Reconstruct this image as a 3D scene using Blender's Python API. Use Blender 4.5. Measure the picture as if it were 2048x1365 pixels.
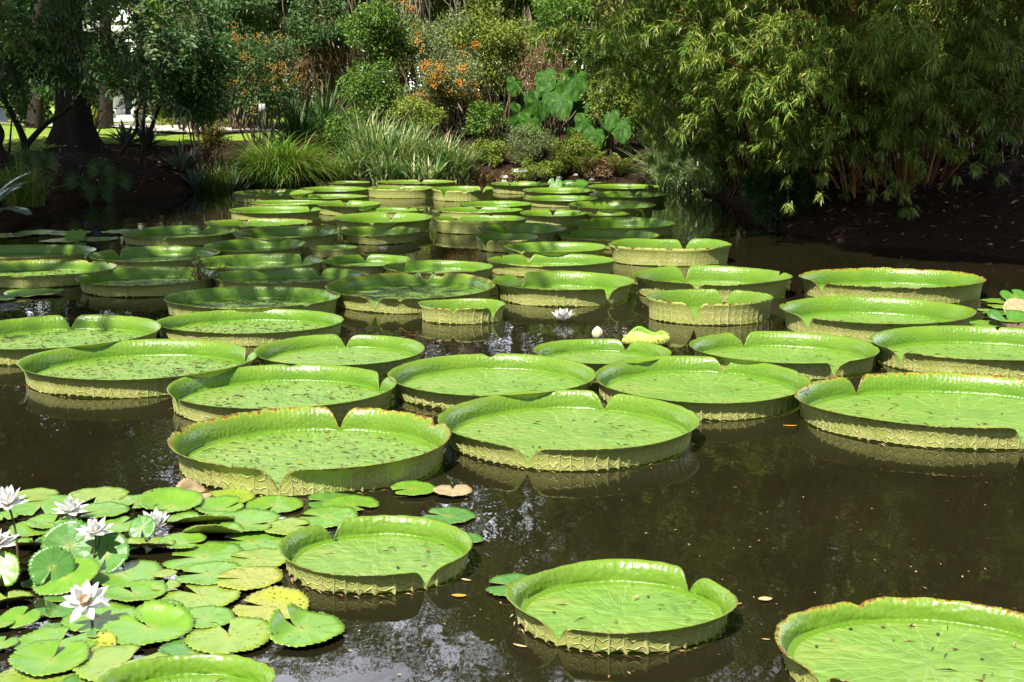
import bpy, math, random
import numpy as np
from mathutils import Vector, Matrix
for _o in list(bpy.data.objects): bpy.data.objects.remove(_o)
SC = bpy.context.scene; COL = SC.collection
RAD = math.radians; PI = math.pi
random.seed(7); RNG = np.random.default_rng(11)

# ------------------------------------------------------------ camera, sky, sun, exposure
FPX, CAMZ = 2750.0, 1.7
PITCH = math.atan(492.5/2750)
cam_d = bpy.data.cameras.new('camera'); cam = bpy.data.objects.new('camera', cam_d); COL.objects.link(cam)
cam_d.sensor_width = 36; cam_d.lens = FPX/2048*36; cam_d.clip_start = .05; cam_d.clip_end = 2000
cam.location = (0, 0, CAMZ); cam.rotation_euler = (PI/2-PITCH, 0, 0)
SC.camera = cam
SUN_EL, SUN_AZ = RAD(56), math.atan2(-.507, -.862)      # azimuth measured from +Y towards +X
SUN = Vector((math.sin(SUN_AZ)*math.cos(SUN_EL), math.cos(SUN_AZ)*math.cos(SUN_EL), math.sin(SUN_EL)))
sd = bpy.data.lights.new('sun', 'SUN'); sd.energy = 5.0; sd.angle = RAD(.53); sd.color = (1, .955, .87)
so = bpy.data.objects.new('sun', sd); COL.objects.link(so); so.rotation_euler = (-SUN).to_track_quat('-Z', 'Y').to_euler()
so.location = (-10, -10, 20)
W = bpy.data.worlds.new('World'); SC.world = W; W.use_nodes = True
wn, wl = W.node_tree.nodes, W.node_tree.links
wn.clear()
wout = wn.new('ShaderNodeOutputWorld'); bg = wn.new('ShaderNodeBackground'); bg.inputs[1].default_value = .05
sky = wn.new('ShaderNodeTexSky'); sky.sky_type = 'NISHITA'; sky.sun_disc = False
sky.sun_elevation = SUN_EL; sky.sun_rotation = SUN_AZ; sky.dust_density = 1.5
tc = wn.new('ShaderNodeTexCoord'); nz = wn.new('ShaderNodeTexNoise'); nz.inputs['Scale'].default_value = 2.3
nz.inputs['Detail'].default_value = 7; nz.inputs['Roughness'].default_value = .58
cr = wn.new('ShaderNodeValToRGB'); cr.color_ramp.elements[0].position = .36; cr.color_ramp.elements[1].position = .52
mx = wn.new('ShaderNodeMixRGB'); mx.inputs[2].default_value = (75, 77, 86, 1)
wl.new(tc.outputs['Generated'], nz.inputs['Vector']); wl.new(nz.outputs['Fac'], cr.inputs[0])
sx = wn.new('ShaderNodeSeparateXYZ'); wl.new(tc.outputs['Generated'], sx.inputs[0])
el = wn.new('ShaderNodeMapRange'); el.inputs[1].default_value = .25; el.inputs[2].default_value = .55; el.inputs[3].default_value = 1; el.inputs[4].default_value = .03; wl.new(sx.outputs[2], el.inputs[0])
fr = wn.new('ShaderNodeMapRange'); fr.inputs[1].default_value = .1; fr.inputs[2].default_value = .75; fr.inputs[3].default_value = .06; wl.new(sx.outputs[1], fr.inputs[0])
m0 = wn.new('ShaderNodeMath'); m0.operation = 'MULTIPLY'; wl.new(el.outputs[0], m0.inputs[0]); wl.new(fr.outputs[0], m0.inputs[1])
mu = wn.new('ShaderNodeMath'); mu.operation = 'MULTIPLY'; wl.new(cr.outputs[0], mu.inputs[0]); wl.new(m0.outputs[0], mu.inputs[1]); wl.new(mu.outputs[0], mx.inputs[0]); wl.new(sky.outputs[0], mx.inputs[1]); wl.new(mx.outputs[0], bg.inputs[0]); wl.new(bg.outputs[0], wout.inputs[0])
vs = SC.view_settings; vs.view_transform = 'Standard'; vs.look = 'None'; vs.gamma = 1; vs.use_curve_mapping = False; vs.exposure = 1.13
SC.render.engine = 'CYCLES'
cy = SC.cycles; cy.use_denoising = True; cy.max_bounces = 6; cy.diffuse_bounces = 3; cy.glossy_bounces = 3; cy.transmission_bounces = 3
cy.transparent_max_bounces = 4; cy.caustics_reflective = False; cy.caustics_refractive = False; cy.sample_clamp_indirect = 6

# ------------------------------------------------------------ helpers
CP, SP = math.cos(PITCH), math.sin(PITCH)
def ray(px, py):
    a, b = (px-1024)/FPX, -(py-682.5)/FPX
    return Vector((a, CP+b*SP, -SP+b*CP))
def at(px, py, z=0.0):
    d = ray(px, py); t = (z-CAMZ)/d.z
    return Vector((d.x*t, d.y*t, z))
def atY(px, py, Y):
    d = ray(px, py); t = Y/d.y
    return Vector((d.x*t, Y, CAMZ+d.z*t))
def depth(P): return P[1]*CP-(P[2]-CAMZ)*SP
def proj(P):
    dz = P[2]-CAMZ; w = P[1]*CP-dz*SP; u = P[1]*SP+dz*CP
    return 1024+P[0]/w*FPX, 682.5-u/w*FPX

def tag(o, label=None, cat=None, group=None, kind=None):
    if label: o['label'] = label
    if cat: o['category'] = cat
    if group: o['group'] = group
    if kind: o['kind'] = kind
    return o
def empty(name, loc, label=None, cat=None, group=None):
    o = bpy.data.objects.new(name, None); COL.objects.link(o); o.location = loc; o.empty_display_size = .1
    return tag(o, label, cat, group)

class MB:
    def __init__(s): s.v = []; s.n = 0; s.lo = []; s.sz = []; s.mi = []; s.r = []; s.uv = []
    def add(s, V, F, mi=0, rnd=.5, uv=None):
        V = np.asarray(V, float).reshape(-1, 3); F = np.asarray(F, int)
        s.v.append(V); s.lo.append((F+s.n).ravel()); s.sz.append(np.full(len(F), F.shape[1]))
        s.mi.append(np.full(len(F), mi) if np.isscalar(mi) else np.asarray(mi))
        s.r.append(np.full(len(V), rnd) if np.isscalar(rnd) else np.asarray(rnd))
        s.uv.append(np.zeros((F.size, 2)) if uv is None else np.asarray(uv).reshape(-1, 2))
        s.n += len(V)
    def mesh(s, name, mats, smooth=True):
        me = bpy.data.meshes.new(name)
        V = np.concatenate(s.v); lo = np.concatenate(s.lo); sz = np.concatenate(s.sz)
        me.vertices.add(len(V)); me.vertices.foreach_set('co', V.ravel().astype(np.float32))
        me.loops.add(len(lo)); me.loops.foreach_set('vertex_index', lo.astype(np.int32))
        st = np.concatenate([[0], np.cumsum(sz)[:-1]])
        me.polygons.add(len(sz)); me.polygons.foreach_set('loop_start', st.astype(np.int32))
        me.polygons.foreach_set('loop_total', sz.astype(np.int32))
        me.polygons.foreach_set('material_index', np.concatenate(s.mi).astype(np.int32))
        me.polygons.foreach_set('use_smooth', np.full(len(sz), smooth))
        for m in (mats if isinstance(mats, (list, tuple)) else [mats]): me.materials.append(m)
        a = me.attributes.new('rnd', 'FLOAT', 'POINT'); a.data.foreach_set('value', np.concatenate(s.r).astype(np.float32))
        uv = np.concatenate(s.uv)
        if uv.any():
            u = me.uv_layers.new(name='UVMap'); u.data.foreach_set('uv', uv.ravel().astype(np.float32))
        me.update(calc_edges=True); me.validate()
        return me
    def build(s, name, mats, parent=None, smooth=True, loc=(0, 0, 0)):
        o = bpy.data.objects.new(name, s.mesh(name, mats, smooth)); COL.objects.link(o)
        o.location = loc
        if parent: o.parent = parent
        return o
def nrm(a): return a/np.maximum(np.linalg.norm(a, axis=-1, keepdims=True), 1e-9)
def rv(n): return nrm(RNG.normal(size=(n, 3)))
LANCE = (np.array([(0, 0, 0), (-.5, .4, .07), (.5, .4, .07), (0, 1, -.1), (0, .45, 0)]), np.array([(0, 2, 3, 4), (0, 4, 3, 1)]))
NARROW = (np.array([(0, 0, 0), (-.5, .3, .03), (.5, .3, .03), (0, 1, -.25), (0, .4, 0)]), np.array([(0, 2, 3, 4), (0, 4, 3, 1)]))
OVAL = (np.array([(0, 0, 0), (-.42, .3, .06), (.42, .3, .06), (-.4, .7, .03), (.4, .7, .03), (0, 1, -.06), (0, .5, -.02)]),
        np.array([(0, 2, 4, 6), (4, 5, 3, 6), (3, 1, 0, 6)]))
def leaves(mb, C, D, N, L, Wd, tm=LANCE, mi=0, rnd=None):
    C = np.asarray(C); n = len(C)
    if n == 0: return
    D = nrm(np.asarray(D)); S = nrm(np.cross(D, N)); N2 = np.cross(S, D)
    T, F = tm; k = len(T)
    L = np.broadcast_to(L, n)[:, None, None]; Wd = np.broadcast_to(Wd, n)[:, None, None]
    V = C[:, None]+S[:, None]*T[None, :, :1]*Wd+D[:, None]*T[None, :, 1:2]*L+N2[:, None]*T[None, :, 2:]*L
    FF = (np.arange(n)[:, None, None]*k+F[None]).reshape(-1, F.shape[1])
    rnd = RNG.random(n) if rnd is None else np.broadcast_to(rnd, n)
    mb.add(V.reshape(-1, 3), FF, mi, np.repeat(rnd, k))
def tube(mb, P, r, seg=6, mi=0, rnd=.5, cap=True):
    P = np.asarray(P, float); n = len(P); r = np.broadcast_to(r, n)
    T = nrm(np.gradient(P, axis=0)); up = np.array([.13, .31, .94])
    if abs(T[0] @ up) > .9: up = np.array([1., 0, 0])
    A = nrm(np.cross(T, up)); B = np.cross(T, A)
    th = np.arange(seg)*2*PI/seg
    V = P[:, None]+r[:, None, None]*(A[:, None]*np.cos(th)[None, :, None]+B[:, None]*np.sin(th)[None, :, None])
    i = np.arange(n-1)[:, None]*seg; j = np.arange(seg)[None]; j2 = (j+1) % seg
    F = np.stack([i+j, i+j2, i+seg+j2, i+seg+j], -1).reshape(-1, 4)
    mb.add(V.reshape(-1, 3), F, mi, rnd)
    if cap: mb.add(V[-1], [list(range(seg))], mi, rnd); mb.add(V[0], [list(range(seg))[::-1]], mi, rnd)
def box(mb, c, s, mi=0, rz=0, rnd=.5):
    x, y, z = np.array(s)/2
    V = np.array([(a*x, b*y, d*z) for a in (-1, 1) for b in (-1, 1) for d in (-1, 1)])
    ca, sa = math.cos(rz), math.sin(rz); V = V @ np.array([[ca, sa, 0], [-sa, ca, 0], [0, 0, 1]])+np.array(c)
    mb.add(V, [(0, 1, 3, 2), (4, 6, 7, 5), (0, 4, 5, 1), (2, 3, 7, 6), (0, 2, 6, 4), (1, 5, 7, 3)], mi, rnd)
def blades(mb, P, az, L, Wd, lean, bend, mi=0, nseg=6, rnd=None, vfold=.25, pw=1.0):
    P = np.asarray(P, float); n = len(P)
    t = np.linspace(0, 1, nseg+1)
    L = np.broadcast_to(L, n); Wd = np.broadcast_to(Wd, n); lean = np.broadcast_to(lean, n); bend = np.broadcast_to(bend, n)
    a = lean[:, None]+bend[:, None]*t[None]**1.3
    ds = (L/nseg)[:, None]
    h = np.concatenate([np.zeros((n, 1)), np.cumsum(np.sin(a[:, :-1])*ds, 1)], 1)
    z = np.concatenate([np.zeros((n, 1)), np.cumsum(np.cos(a[:, :-1])*ds, 1)], 1)
    ca, sa = np.cos(az)[:, None], np.sin(az)[:, None]
    X = np.stack([P[:, :1]+h*ca, P[:, 1:2]+h*sa, P[:, 2:]+z], -1)
    w = Wd[:, None]*(np.minimum(1, (1-t)*2.2)**pw*np.minimum(1, .55+t*2))[None]/2
    S = np.stack([-sa, ca, np.zeros_like(ca)], -1)
    up = np.stack([-np.cos(a)*ca, -np.cos(a)*sa, np.sin(a)], -1)
    Lf = X-S*w[..., None]+up*(w*vfold)[..., None]; Rt = X+S*w[..., None]+up*(w*vfold)[..., None]
    V = np.stack([Lf, X, Rt], 2)     # n,nseg+1,3,3
    k = 3*(nseg+1); i = np.arange(nseg)[:, None]*3
    F = np.concatenate([np.concatenate([i, i+1, i+4, i+3], 1), np.concatenate([i+1, i+2, i+5, i+4], 1)])
    FF = (np.arange(n)[:, None, None]*k+F[None]).reshape(-1, 4)
    rnd = RNG.random(n) if rnd is None else rnd
    mb.add(V.reshape(-1, 3), FF, mi, np.repeat(rnd, k))

# ------------------------------------------------------------ materials
def newmat(name):
    m = bpy.data.materials.new(name); m.use_nodes = True; nt = m.node_tree; nt.nodes.clear()
    return m, nt.nodes, nt.links
class NT:
    def __init__(s, name): s.m, s.n, s.l = newmat(name)
    def node(s, t, **kw):
        x = s.n.new('ShaderNode'+t)
        for k, v in kw.items():
            if k.startswith('i_'): x.inputs[int(k[2:]) if k[2:].isdigit() else k[2:].replace('_', ' ')].default_value = v
            else: setattr(x, k, v)
        return x
    def link(s, a, b): s.l.new(a, b)
    def math(s, op, a, b=None, c=None, clamp=False):
        x = s.n.new('ShaderNodeMath'); x.operation = op; x.use_clamp = clamp
        for i, v in enumerate((a, b, c)):
            if v is None: continue
            if isinstance(v, (int, float)): x.inputs[i].default_value = v
            else: s.l.new(v, x.inputs[i])
        return x.outputs[0]
    def ramp(s, f, stops, interp='LINEAR'):
        x = s.n.new('ShaderNodeValToRGB'); e = x.color_ramp.elements; x.color_ramp.interpolation = interp
        while len(e) < len(stops): e.new(.5)
        for el, (p, c) in zip(e, stops):
            el.position = p; el.color = (*c, 1) if len(c) == 3 else c
        s.l.new(f, x.inputs[0]); return x.outputs[0]
    def mix(s, f, a, b, mode='MIX'):
        x = s.n.new('ShaderNodeMixRGB'); x.blend_type = mode
        for i, v in enumerate((f, a, b)):
            if isinstance(v, (int, float)): x.inputs[i].default_value = v
            elif isinstance(v, tuple): x.inputs[i].default_value = (*v, 1)
            else: s.l.new(v, x.inputs[i])
        return x.outputs[0]
    def noise(s, vec, scale, detail=4, rough=.55, dist=0):
        x = s.n.new('ShaderNodeTexNoise'); x.inputs['Scale'].default_value = scale; x.inputs['Detail'].default_value = detail
        x.inputs['Roughness'].default_value = rough; x.inputs['Distortion'].default_value = dist
        if vec is not None: s.l.new(vec, x.inputs['Vector'])
        return x.outputs['Fac']
    def voro(s, vec, scale, feat='F1'):
        x = s.n.new('ShaderNodeTexVoronoi'); x.feature = feat; x.inputs['Scale'].default_value = scale
        s.l.new(vec, x.inputs['Vector']); return x.outputs['Distance']
    def bump(s, h, strength, dist, prev=None):
        x = s.n.new('ShaderNodeBump'); x.inputs['Strength'].default_value = strength; x.inputs['Distance'].default_value = dist
        s.l.new(h, x.inputs['Height'])
        if prev: s.l.new(prev, x.inputs['Normal'])
        return x.outputs[0]
    def obj(s): return s.n.new('ShaderNodeTexCoord').outputs['Object']
    def attr(s, n='rnd'):
        x = s.n.new('ShaderNodeAttribute'); x.attribute_name = n; return x.outputs['Fac']
    def orand(s): return s.n.new('ShaderNodeObjectInfo').outputs['Random']
    def finish(s, col, rough=.5, trans=0, tcol=None, nrm=None, spec=.5, **kw):
        p = s.n.new('ShaderNodeBsdfPrincipled'); o = s.n.new('ShaderNodeOutputMaterial')
        for k, v in (('Base Color', col), ('Roughness', rough), ('Specular IOR Level', spec), *kw.items()):
            if isinstance(v, tuple): p.inputs[k].default_value = (*v, 1)
            elif isinstance(v, (int, float)): p.inputs[k].default_value = v
            else: s.l.new(v, p.inputs[k])
        if nrm: s.l.new(nrm, p.inputs['Normal'])
        if trans:
            t = s.n.new('ShaderNodeBsdfTranslucent'); mx = s.n.new('ShaderNodeMixShader'); mx.inputs[0].default_value = trans
            c = col if tcol is None else tcol
            if isinstance(c, tuple): t.inputs[0].default_value = (*c, 1)
            else: s.l.new(c, t.inputs[0])
            if nrm: s.l.new(nrm, t.inputs['Normal'])
            s.l.new(p.outputs[0], mx.inputs[1]); s.l.new(t.outputs[0], mx.inputs[2]); s.l.new(mx.outputs[0], o.inputs[0])
        else: s.l.new(p.outputs[0], o.inputs[0])
        return s.m
def leafmat(name, stops, rough=.45, trans=.22, spec=.28):
    n = NT(name); f = n.attr()
    c = n.ramp(f, stops); o = n.orand()
    c = n.mix(n.math('MULTIPLY', o, .25), c, n.mix(1, c, (.75, .8, .5), 'MULTIPLY'))
    return n.finish(c, rough, trans, n.mix(1, c, (1.15, 1.2, .6), 'MULTIPLY'), spec=spec)
def barkmat(name, a, b, sc=(14, 14, 2.5)):
    n = NT(name); v = n.node('Mapping'); v.inputs['Scale'].default_value = sc; n.link(n.obj(), v.inputs[0])
    f = n.noise(v.outputs[0], 3, 6, .65)
    return n.finish(n.ramp(f, [(.3, a), (.7, b)]), .9, nrm=n.bump(f, .9, .03), spec=.2)
def plain(name, a, rough=.6, b=None, sc=9, spec=.4, bump=0):
    n = NT(name); f = n.noise(n.obj(), sc, 5)
    b = b or tuple(x*.7 for x in a)
    return n.finish(n.ramp(f, [(.35, b), (.65, a)]), rough, nrm=n.bump(f, .5, bump) if bump else None, spec=spec)

def mat_floor(name, worn):
    n = NT(name); o = n.obj(); r = n.orand()
    big = n.noise(o, 3.2, 5, .6); fine = n.noise(o, 26, 5, .6)
    c = n.ramp(big, [(.3, (.115, .25, .03)), (.55, (.158, .295, .04)), (.75, (.20, .31, .058))])
    c = n.mix(n.math('MULTIPLY', r, .45), c, (.18, .26, .065))
    pt = n.noise(o, 2.1, 7, .68, .6); c = n.mix(n.ramp(pt, [(.52, (0, 0, 0)), (.62, (.5, .5, .5))]), c, (.235, .285, .06)); c = n.mix(n.ramp(pt, [(.34, (.55, .55, .55)), (.42, (0, 0, 0))]), c, (.085, .17, .035))
    sp = n.ramp(fine, [(.60, (0, 0, 0)), (.72, (1, 1, 1))])
    c = n.mix(n.math('MULTIPLY', sp, .45 if worn else .2), c, (.33, .34, .08))
    st = n.ramp(n.noise(o, 60, 4, .7), [(.66, (0, 0, 0)), (.72, (1, 1, 1))])
    c = n.mix(n.math('MULTIPLY', st, .5 if worn else .2), c, (.09, .06, .02))
    sep = n.node('SeparateXYZ'); n.link(o, sep.inputs[0])
    ang = n.math('ARCTAN2', sep.outputs[1], sep.outputs[0])
    wob = n.math('ADD', ang, n.math('MULTIPLY', n.math('SUBTRACT', n.noise(o, 4, 3), .5), .35))
    rad = n.math('ABSOLUTE', n.math('SUBTRACT', n.math('FRACT', n.math('MULTIPLY', wob, 24/(2*PI))), .5))
    vein = n.ramp(rad, [(0, (1, 1, 1)), (.1, (0, 0, 0))])
    c = n.mix(n.math('MULTIPLY', vein, .38), c, (.30, .44, .13))
    h = n.math('SUBTRACT', n.voro(o, 16, 'DISTANCE_TO_EDGE'), n.math('MULTIPLY', vein, .15))
    b = n.bump(h, .5, .03); b = n.bump(n.voro(o, 70, 'SMOOTH_F1'), .25, .006, b)
    return n.finish(c, n.ramp(fine, [(.3, (.32,)*3), (.7, (.5,)*3)]), .12, (.25, .42, .05), nrm=b, spec=.5)
def rimnodes(n):
    uv = n.node('UVMap'); uv.uv_map = 'UVMap'; s = n.node('SeparateXYZ'); n.link(uv.outputs[0], s.inputs[0])
    return s.outputs[0], s.outputs[1]
def mat_inner(name, brown):
    n = NT(name); o = n.obj(); u, v = rimnodes(n); r = n.orand()
    big = n.noise(o, 5, 4)
    c = n.ramp(big, [(.3, (.07, .19, .008)), (.6, (.11, .245, .011)), (.8, (.155, .28, .02))])
    c = n.mix(n.math('MULTIPLY', v, .35), c, (.24, .33, .045))
    c = n.mix(n.math('MULTIPLY', r, .3), c, (.18, .27, .03))
    cv = n.node('CombineXYZ'); n.link(n.math('MULTIPLY', u, 1.6), cv.inputs[0]); n.link(n.math('MULTIPLY', v, 1.4), cv.inputs[1])
    k = n.noise(cv.outputs[0], 1.0, 5, .7)
    e = n.math('ADD', n.math('MULTIPLY', v, 1.0), n.math('MULTIPLY', n.math('SUBTRACT', k, .5), 1.1 if brown else .25))
    th = (.99, 1.06) if brown else (1.05, 1.05)
    c = n.mix(n.ramp(e, [(th[0]-.15, (0, 0, 0)), (min(th[0]-.02, 1), (1, 1, 1))]), c, (.36, .32, .04)) if brown else c
    c = n.mix(n.ramp(e, [((.95 if brown else .975), (0, 0, 0)), (1, (.85, .85, .85) if brown else (.25,)*3)]), c, (.13, .06, .012))
    b = n.bump(n.voro(o, 62, 'SMOOTH_F1'), .3, .010); b = n.bump(n.noise(o, 24, 3), .3, .012, b)
    ver = n.math('ABSOLUTE', n.math('SUBTRACT', n.math('FRACT', n.math('MULTIPLY', u, 2)), .5))
    b = n.bump(ver, .25, .006, b)
    return n.finish(c, .34, .2, (.30, .50, .03), nrm=b, spec=.55)
def mat_outer(name, brown):
    n = NT(name); o = n.obj(); u, v = rimnodes(n); r = n.orand()
    c = n.ramp(n.noise(o, 7, 5), [(.3, (.31, .36, .075)), (.55, (.43, .45, .13)), (.75, (.53, .51, .19))])
    c = n.mix(n.math('MULTIPLY', n.ramp(v, [(.35, (0, 0, 0)), (.9, (1, 1, 1))]), .5), c, (.27, .32, .05))  # olive upper wall: shade under the lip mixed into the colour
    c = n.mix(n.math('MULTIPLY', r, .25), c, (.38, .42, .10))
    u = n.math('ADD', u, n.math('MULTIPLY', n.math('SUBTRACT', n.noise(o, 11, 2), .5), .7)); v = n.math('ADD', v, n.math('MULTIPLY', n.math('SUBTRACT', n.noise(o, 17, 3), .5), .45))
    tri = n.math('MULTIPLY', n.math('ABSOLUTE', n.math('SUBTRACT', n.math('FRACT', u), .5)), 2)
    rib = n.ramp(tri, [(.80, (0, 0, 0)), (.97, (1, 1, 1))])
    chev = n.math('ABSOLUTE', n.math('SUBTRACT', n.math('FRACT', n.math('ADD', n.math('MULTIPLY', v, 3.2), n.math('MULTIPLY', tri, -.55))), .5))
    ch = n.ramp(chev, [(.0, (1, 1, 1)), (.13, (0, 0, 0))])
    fade = n.ramp(v, [(.45, (1, 1, 1)), (.95, (.25, .25, .25))])
    ln = n.math('MULTIPLY', n.math('MAXIMUM', rib, n.math('MULTIPLY', ch, .7)), fade)
    c = n.mix(n.math('MULTIPLY', ln, .6), c, (.66, .58, .30))
    k = n.noise(o, 22, 5, .7)
    c = n.mix(n.math('MULTIPLY', n.ramp(k, [(.55, (0, 0, 0)), (.72, (1, 1, 1))]), .6 if brown else .22), c, (.22, .12, .025))
    e = n.math('ADD', v, n.math('MULTIPLY', n.math('SUBTRACT', k, .5), .5))
    c = n.mix(n.ramp(e, [(.9 if brown else .97, (0, 0, 0)), (1, (1, 1, 1))]), c, (.13, .055, .015))
    b = n.bump(ln, .6, .010); b = n.bump(k, .35, .008, b)
    return n.finish(c, .5, .16, (.36, .46, .05), nrm=b, spec=.3)
M = {}
M['floor'] = mat_floor('giant_pad_floor', False); M['floor_w'] = mat_floor('giant_pad_floor_worn', True)
M['inner'] = mat_inner('giant_pad_inside', False); M['inner_b'] = mat_inner('giant_pad_inside_browned', True)
M['outer'] = mat_outer('giant_pad_outside', False); M['outer_b'] = mat_outer('giant_pad_outside_browned', True)

def mat_pad(name, a, b, spots, edge):
    n = NT(name); o = n.obj(); r = n.orand(); f = n.attr()
    c = n.ramp(n.noise(o, 14, 5), [(.3, a), (.72, b)])
    c = n.mix(n.math('MULTIPLY', r, .5), c, n.mix(1, c, (1.12, 1.02, .85), 'MULTIPLY'))
    ctr = n.ramp(f, [(.0, (1, 1, 1)), (.28, (0, 0, 0))])
    c = n.mix(n.math('MULTIPLY', ctr, .55), c, (.36, .36, .05))
    c = n.mix(n.ramp(f, [(.02, (1, 1, 1)), (.07, (0, 0, 0))]), c, (.16, .12, .03))
    sep = n.node('SeparateXYZ'); n.link(o, sep.inputs[0]); ang = n.math('ARCTAN2', sep.outputs[1], sep.outputs[0])
    rad = n.math('ABSOLUTE', n.math('SUBTRACT', n.math('FRACT', n.math('MULTIPLY', ang, 18/(2*PI))), .5))
    vein = n.ramp(rad, [(0, (1, 1, 1)), (.12, (0, 0, 0))])
    c = n.mix(n.math('MULTIPLY', vein, .18), c, (.34, .46, .09))
    loc = n.node('ObjectInfo').outputs['Location']; va = n.node('VectorMath'); n.link(o, va.inputs[0]); n.link(loc, va.inputs[1])
    sp = n.ramp(n.voro(va.outputs[0], 30 if spots < .5 else 55), [(.12+.08*spots, (1, 1, 1)), (.16+.10*spots, (0, 0, 0))])
    msk = n.ramp(n.noise(va.outputs[0], 9, 2), [(.5-.2*spots, (0, 0, 0)), (.62-.2*spots, (1, 1, 1))])
    c = n.mix(n.math('MULTIPLY', n.math('MULTIPLY', sp, msk), .9), c, (.035, .02, .008))
    if edge: c = n.mix(n.math('MULTIPLY', n.ramp(n.math('ADD', f, n.math('MULTIPLY', n.noise(va.outputs[0], 8, 3), .5)), [(1.0, (0, 0, 0)), (1.2, (1, 1, 1))]), .7), c, (.36, .25, .03))
    h = n.math('ADD', n.math('MULTIPLY', vein, -.15), n.noise(o, 40, 3))
    return n.finish(c, .32, .18, (.30, .50, .03), nrm=n.bump(h, .35, .004), spec=.6)
M['pad'] = mat_pad('small_pad', (.105, .26, .024), (.17, .32, .034), .1, False)
M['pad_y'] = mat_pad('small_pad_yellowing', (.17, .29, .028), (.24, .33, .04), .55, False)
M['pad_b'] = mat_pad('small_pad_browning', (.25, .30, .035), (.33, .345, .05), .95, True)
M['pad_d'] = mat_pad('small_pad_deep', (.05, .17, .022), (.09, .235, .033), .1, False)
M['pad_u'] = plain('small_pad_underside', (.30, .30, .07), .5, (.20, .20, .05), 30)
M['pad_dry'] = plain('dried_pad', (.36, .28, .15), .7, (.24, .17, .08), 30)
M['petal'] = NT('petal').finish((.88, .88, .85), .45, .45, (.95, .95, .92), spec=.3)
M['petal_p'] = NT('petal_blush').finish((.86, .77, .74), .45, .25, (.85, .7, .68), spec=.3)
M['petal_v'] = NT('petal_violet').finish((.12, .06, .5), .45, .2, spec=.3)
M['stamen'] = plain('stamen', (.85, .42, .03), .6, (.75, .28, .02), 200)
M['stem'] = plain('lily_stem', (.14, .10, .045), .45, (.09, .07, .03), 40)
M['bud'] = plain('lily_bud', (.62, .55, .36), .45, (.45, .42, .2), 30)

# greens of the banks
L3 = lambda a, b, c: [(0, a), (.5, b), (1, c)]
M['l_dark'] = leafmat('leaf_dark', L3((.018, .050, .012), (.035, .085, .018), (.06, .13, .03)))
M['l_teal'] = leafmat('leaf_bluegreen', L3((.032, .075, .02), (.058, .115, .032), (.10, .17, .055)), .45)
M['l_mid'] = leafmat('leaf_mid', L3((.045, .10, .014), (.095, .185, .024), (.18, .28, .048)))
M['l_yel'] = leafmat('leaf_yellowgreen', L3((.09, .14, .018), (.18, .24, .035), (.31, .35, .07)))
M['l_grey'] = leafmat('leaf_greygreen', L3((.09, .14, .05), (.16, .21, .08), (.25, .29, .13)))
M['l_olive'] = leafmat('leaf_olive', L3((.055, .07, .016), (.12, .13, .03), (.21, .20, .06)))
M['l_bam'] = leafmat('leaf_bamboo', [(0, (.05, .13, .016)), (.4, (.125, .22, .03)), (.75, (.26, .32, .06)), (1, (.46, .43, .14))], .4, .25)
M['l_dry'] = leafmat('leaf_dry', L3((.10, .06, .025), (.20, .13, .06), (.33, .24, .13)), .8, .1, .2)
M['l_moss'] = leafmat('hanging_moss', L3((.11, .10, .06), (.20, .175, .11), (.33, .29, .2)), .9, .15, .1)
M['grass'] = leafmat('grass_blade', [(0, (.06, .15, .015)), (.6, (.12, .23, .025)), (.88, (.24, .29, .06)), (1, (.42, .33, .12))])
M['sword'] = leafmat('sword_leaf', [(0, (.07, .17, .055)), (.4, (.17, .28, .095)), (.75, (.36, .44, .21)), (1, (.6, .54, .32))], .4)
M['agave'] = leafmat('agave_leaf', L3((.05, .08, .055), (.09, .125, .09), (.15, .19, .15)), .5, .05, .2)
M['frond'] = leafmat('blue_frond', L3((.12, .19, .17), (.20, .28, .26), (.32, .40, .38)), .4, .1)
M['eleph'] = leafmat('big_leaf', L3((.014, .055, .006), (.034, .10, .011), (.075, .16, .022)), .6, .2, .15)
M['berry'] = plain('orange_berry', (.66, .27, .02), .5, (.52, .17, .012), 5); M['berry_d'] = plain('dull_berry', (.42, .22, .03), .5, (.33, .14, .015), 5)
M['bark_d'] = barkmat('bark_dark', (.014, .011, .008), (.04, .03, .022))
M['bark_g'] = barkmat('bark_grey', (.05, .042, .032), (.15, .125, .09))
M['twig'] = plain('twig', (.17, .12, .075), .9, (.09, .06, .035), 20, .2)
n = NT('bamboo_culm'); f = n.attr(); M['culm'] = n.finish(n.ramp(f, [(0, (.045, .017, .005)), (.5, (.13, .055, .011)), (1, (.30, .16, .03))]), .4, spec=.4)
M['white'] = plain('white_paint', (.80, .80, .78), .5, (.72, .72, .70), 3)
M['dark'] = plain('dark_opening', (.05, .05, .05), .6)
M['post'] = plain('dark_metal', (.05, .05, .05), .5)
M['tanleaf'] = plain('fallen_tan_leaf', (.50, .36, .18), .6, (.38, .25, .11), 60)
M['orleaf'] = plain('fallen_orange_leaf', (.55, .30, .03), .6, (.45, .2, .02), 60)
M['litter'] = NT('pad_litter'); _n = M['litter']; M['litter'] = _n.finish(_n.ramp(_n.attr(), [(0, (.015, .013, .012)), (.45, (.06, .035, .018)), (.7, (.22, .11, .04)), (1, (.5, .38, .2))]), .8, spec=.2)

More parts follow.
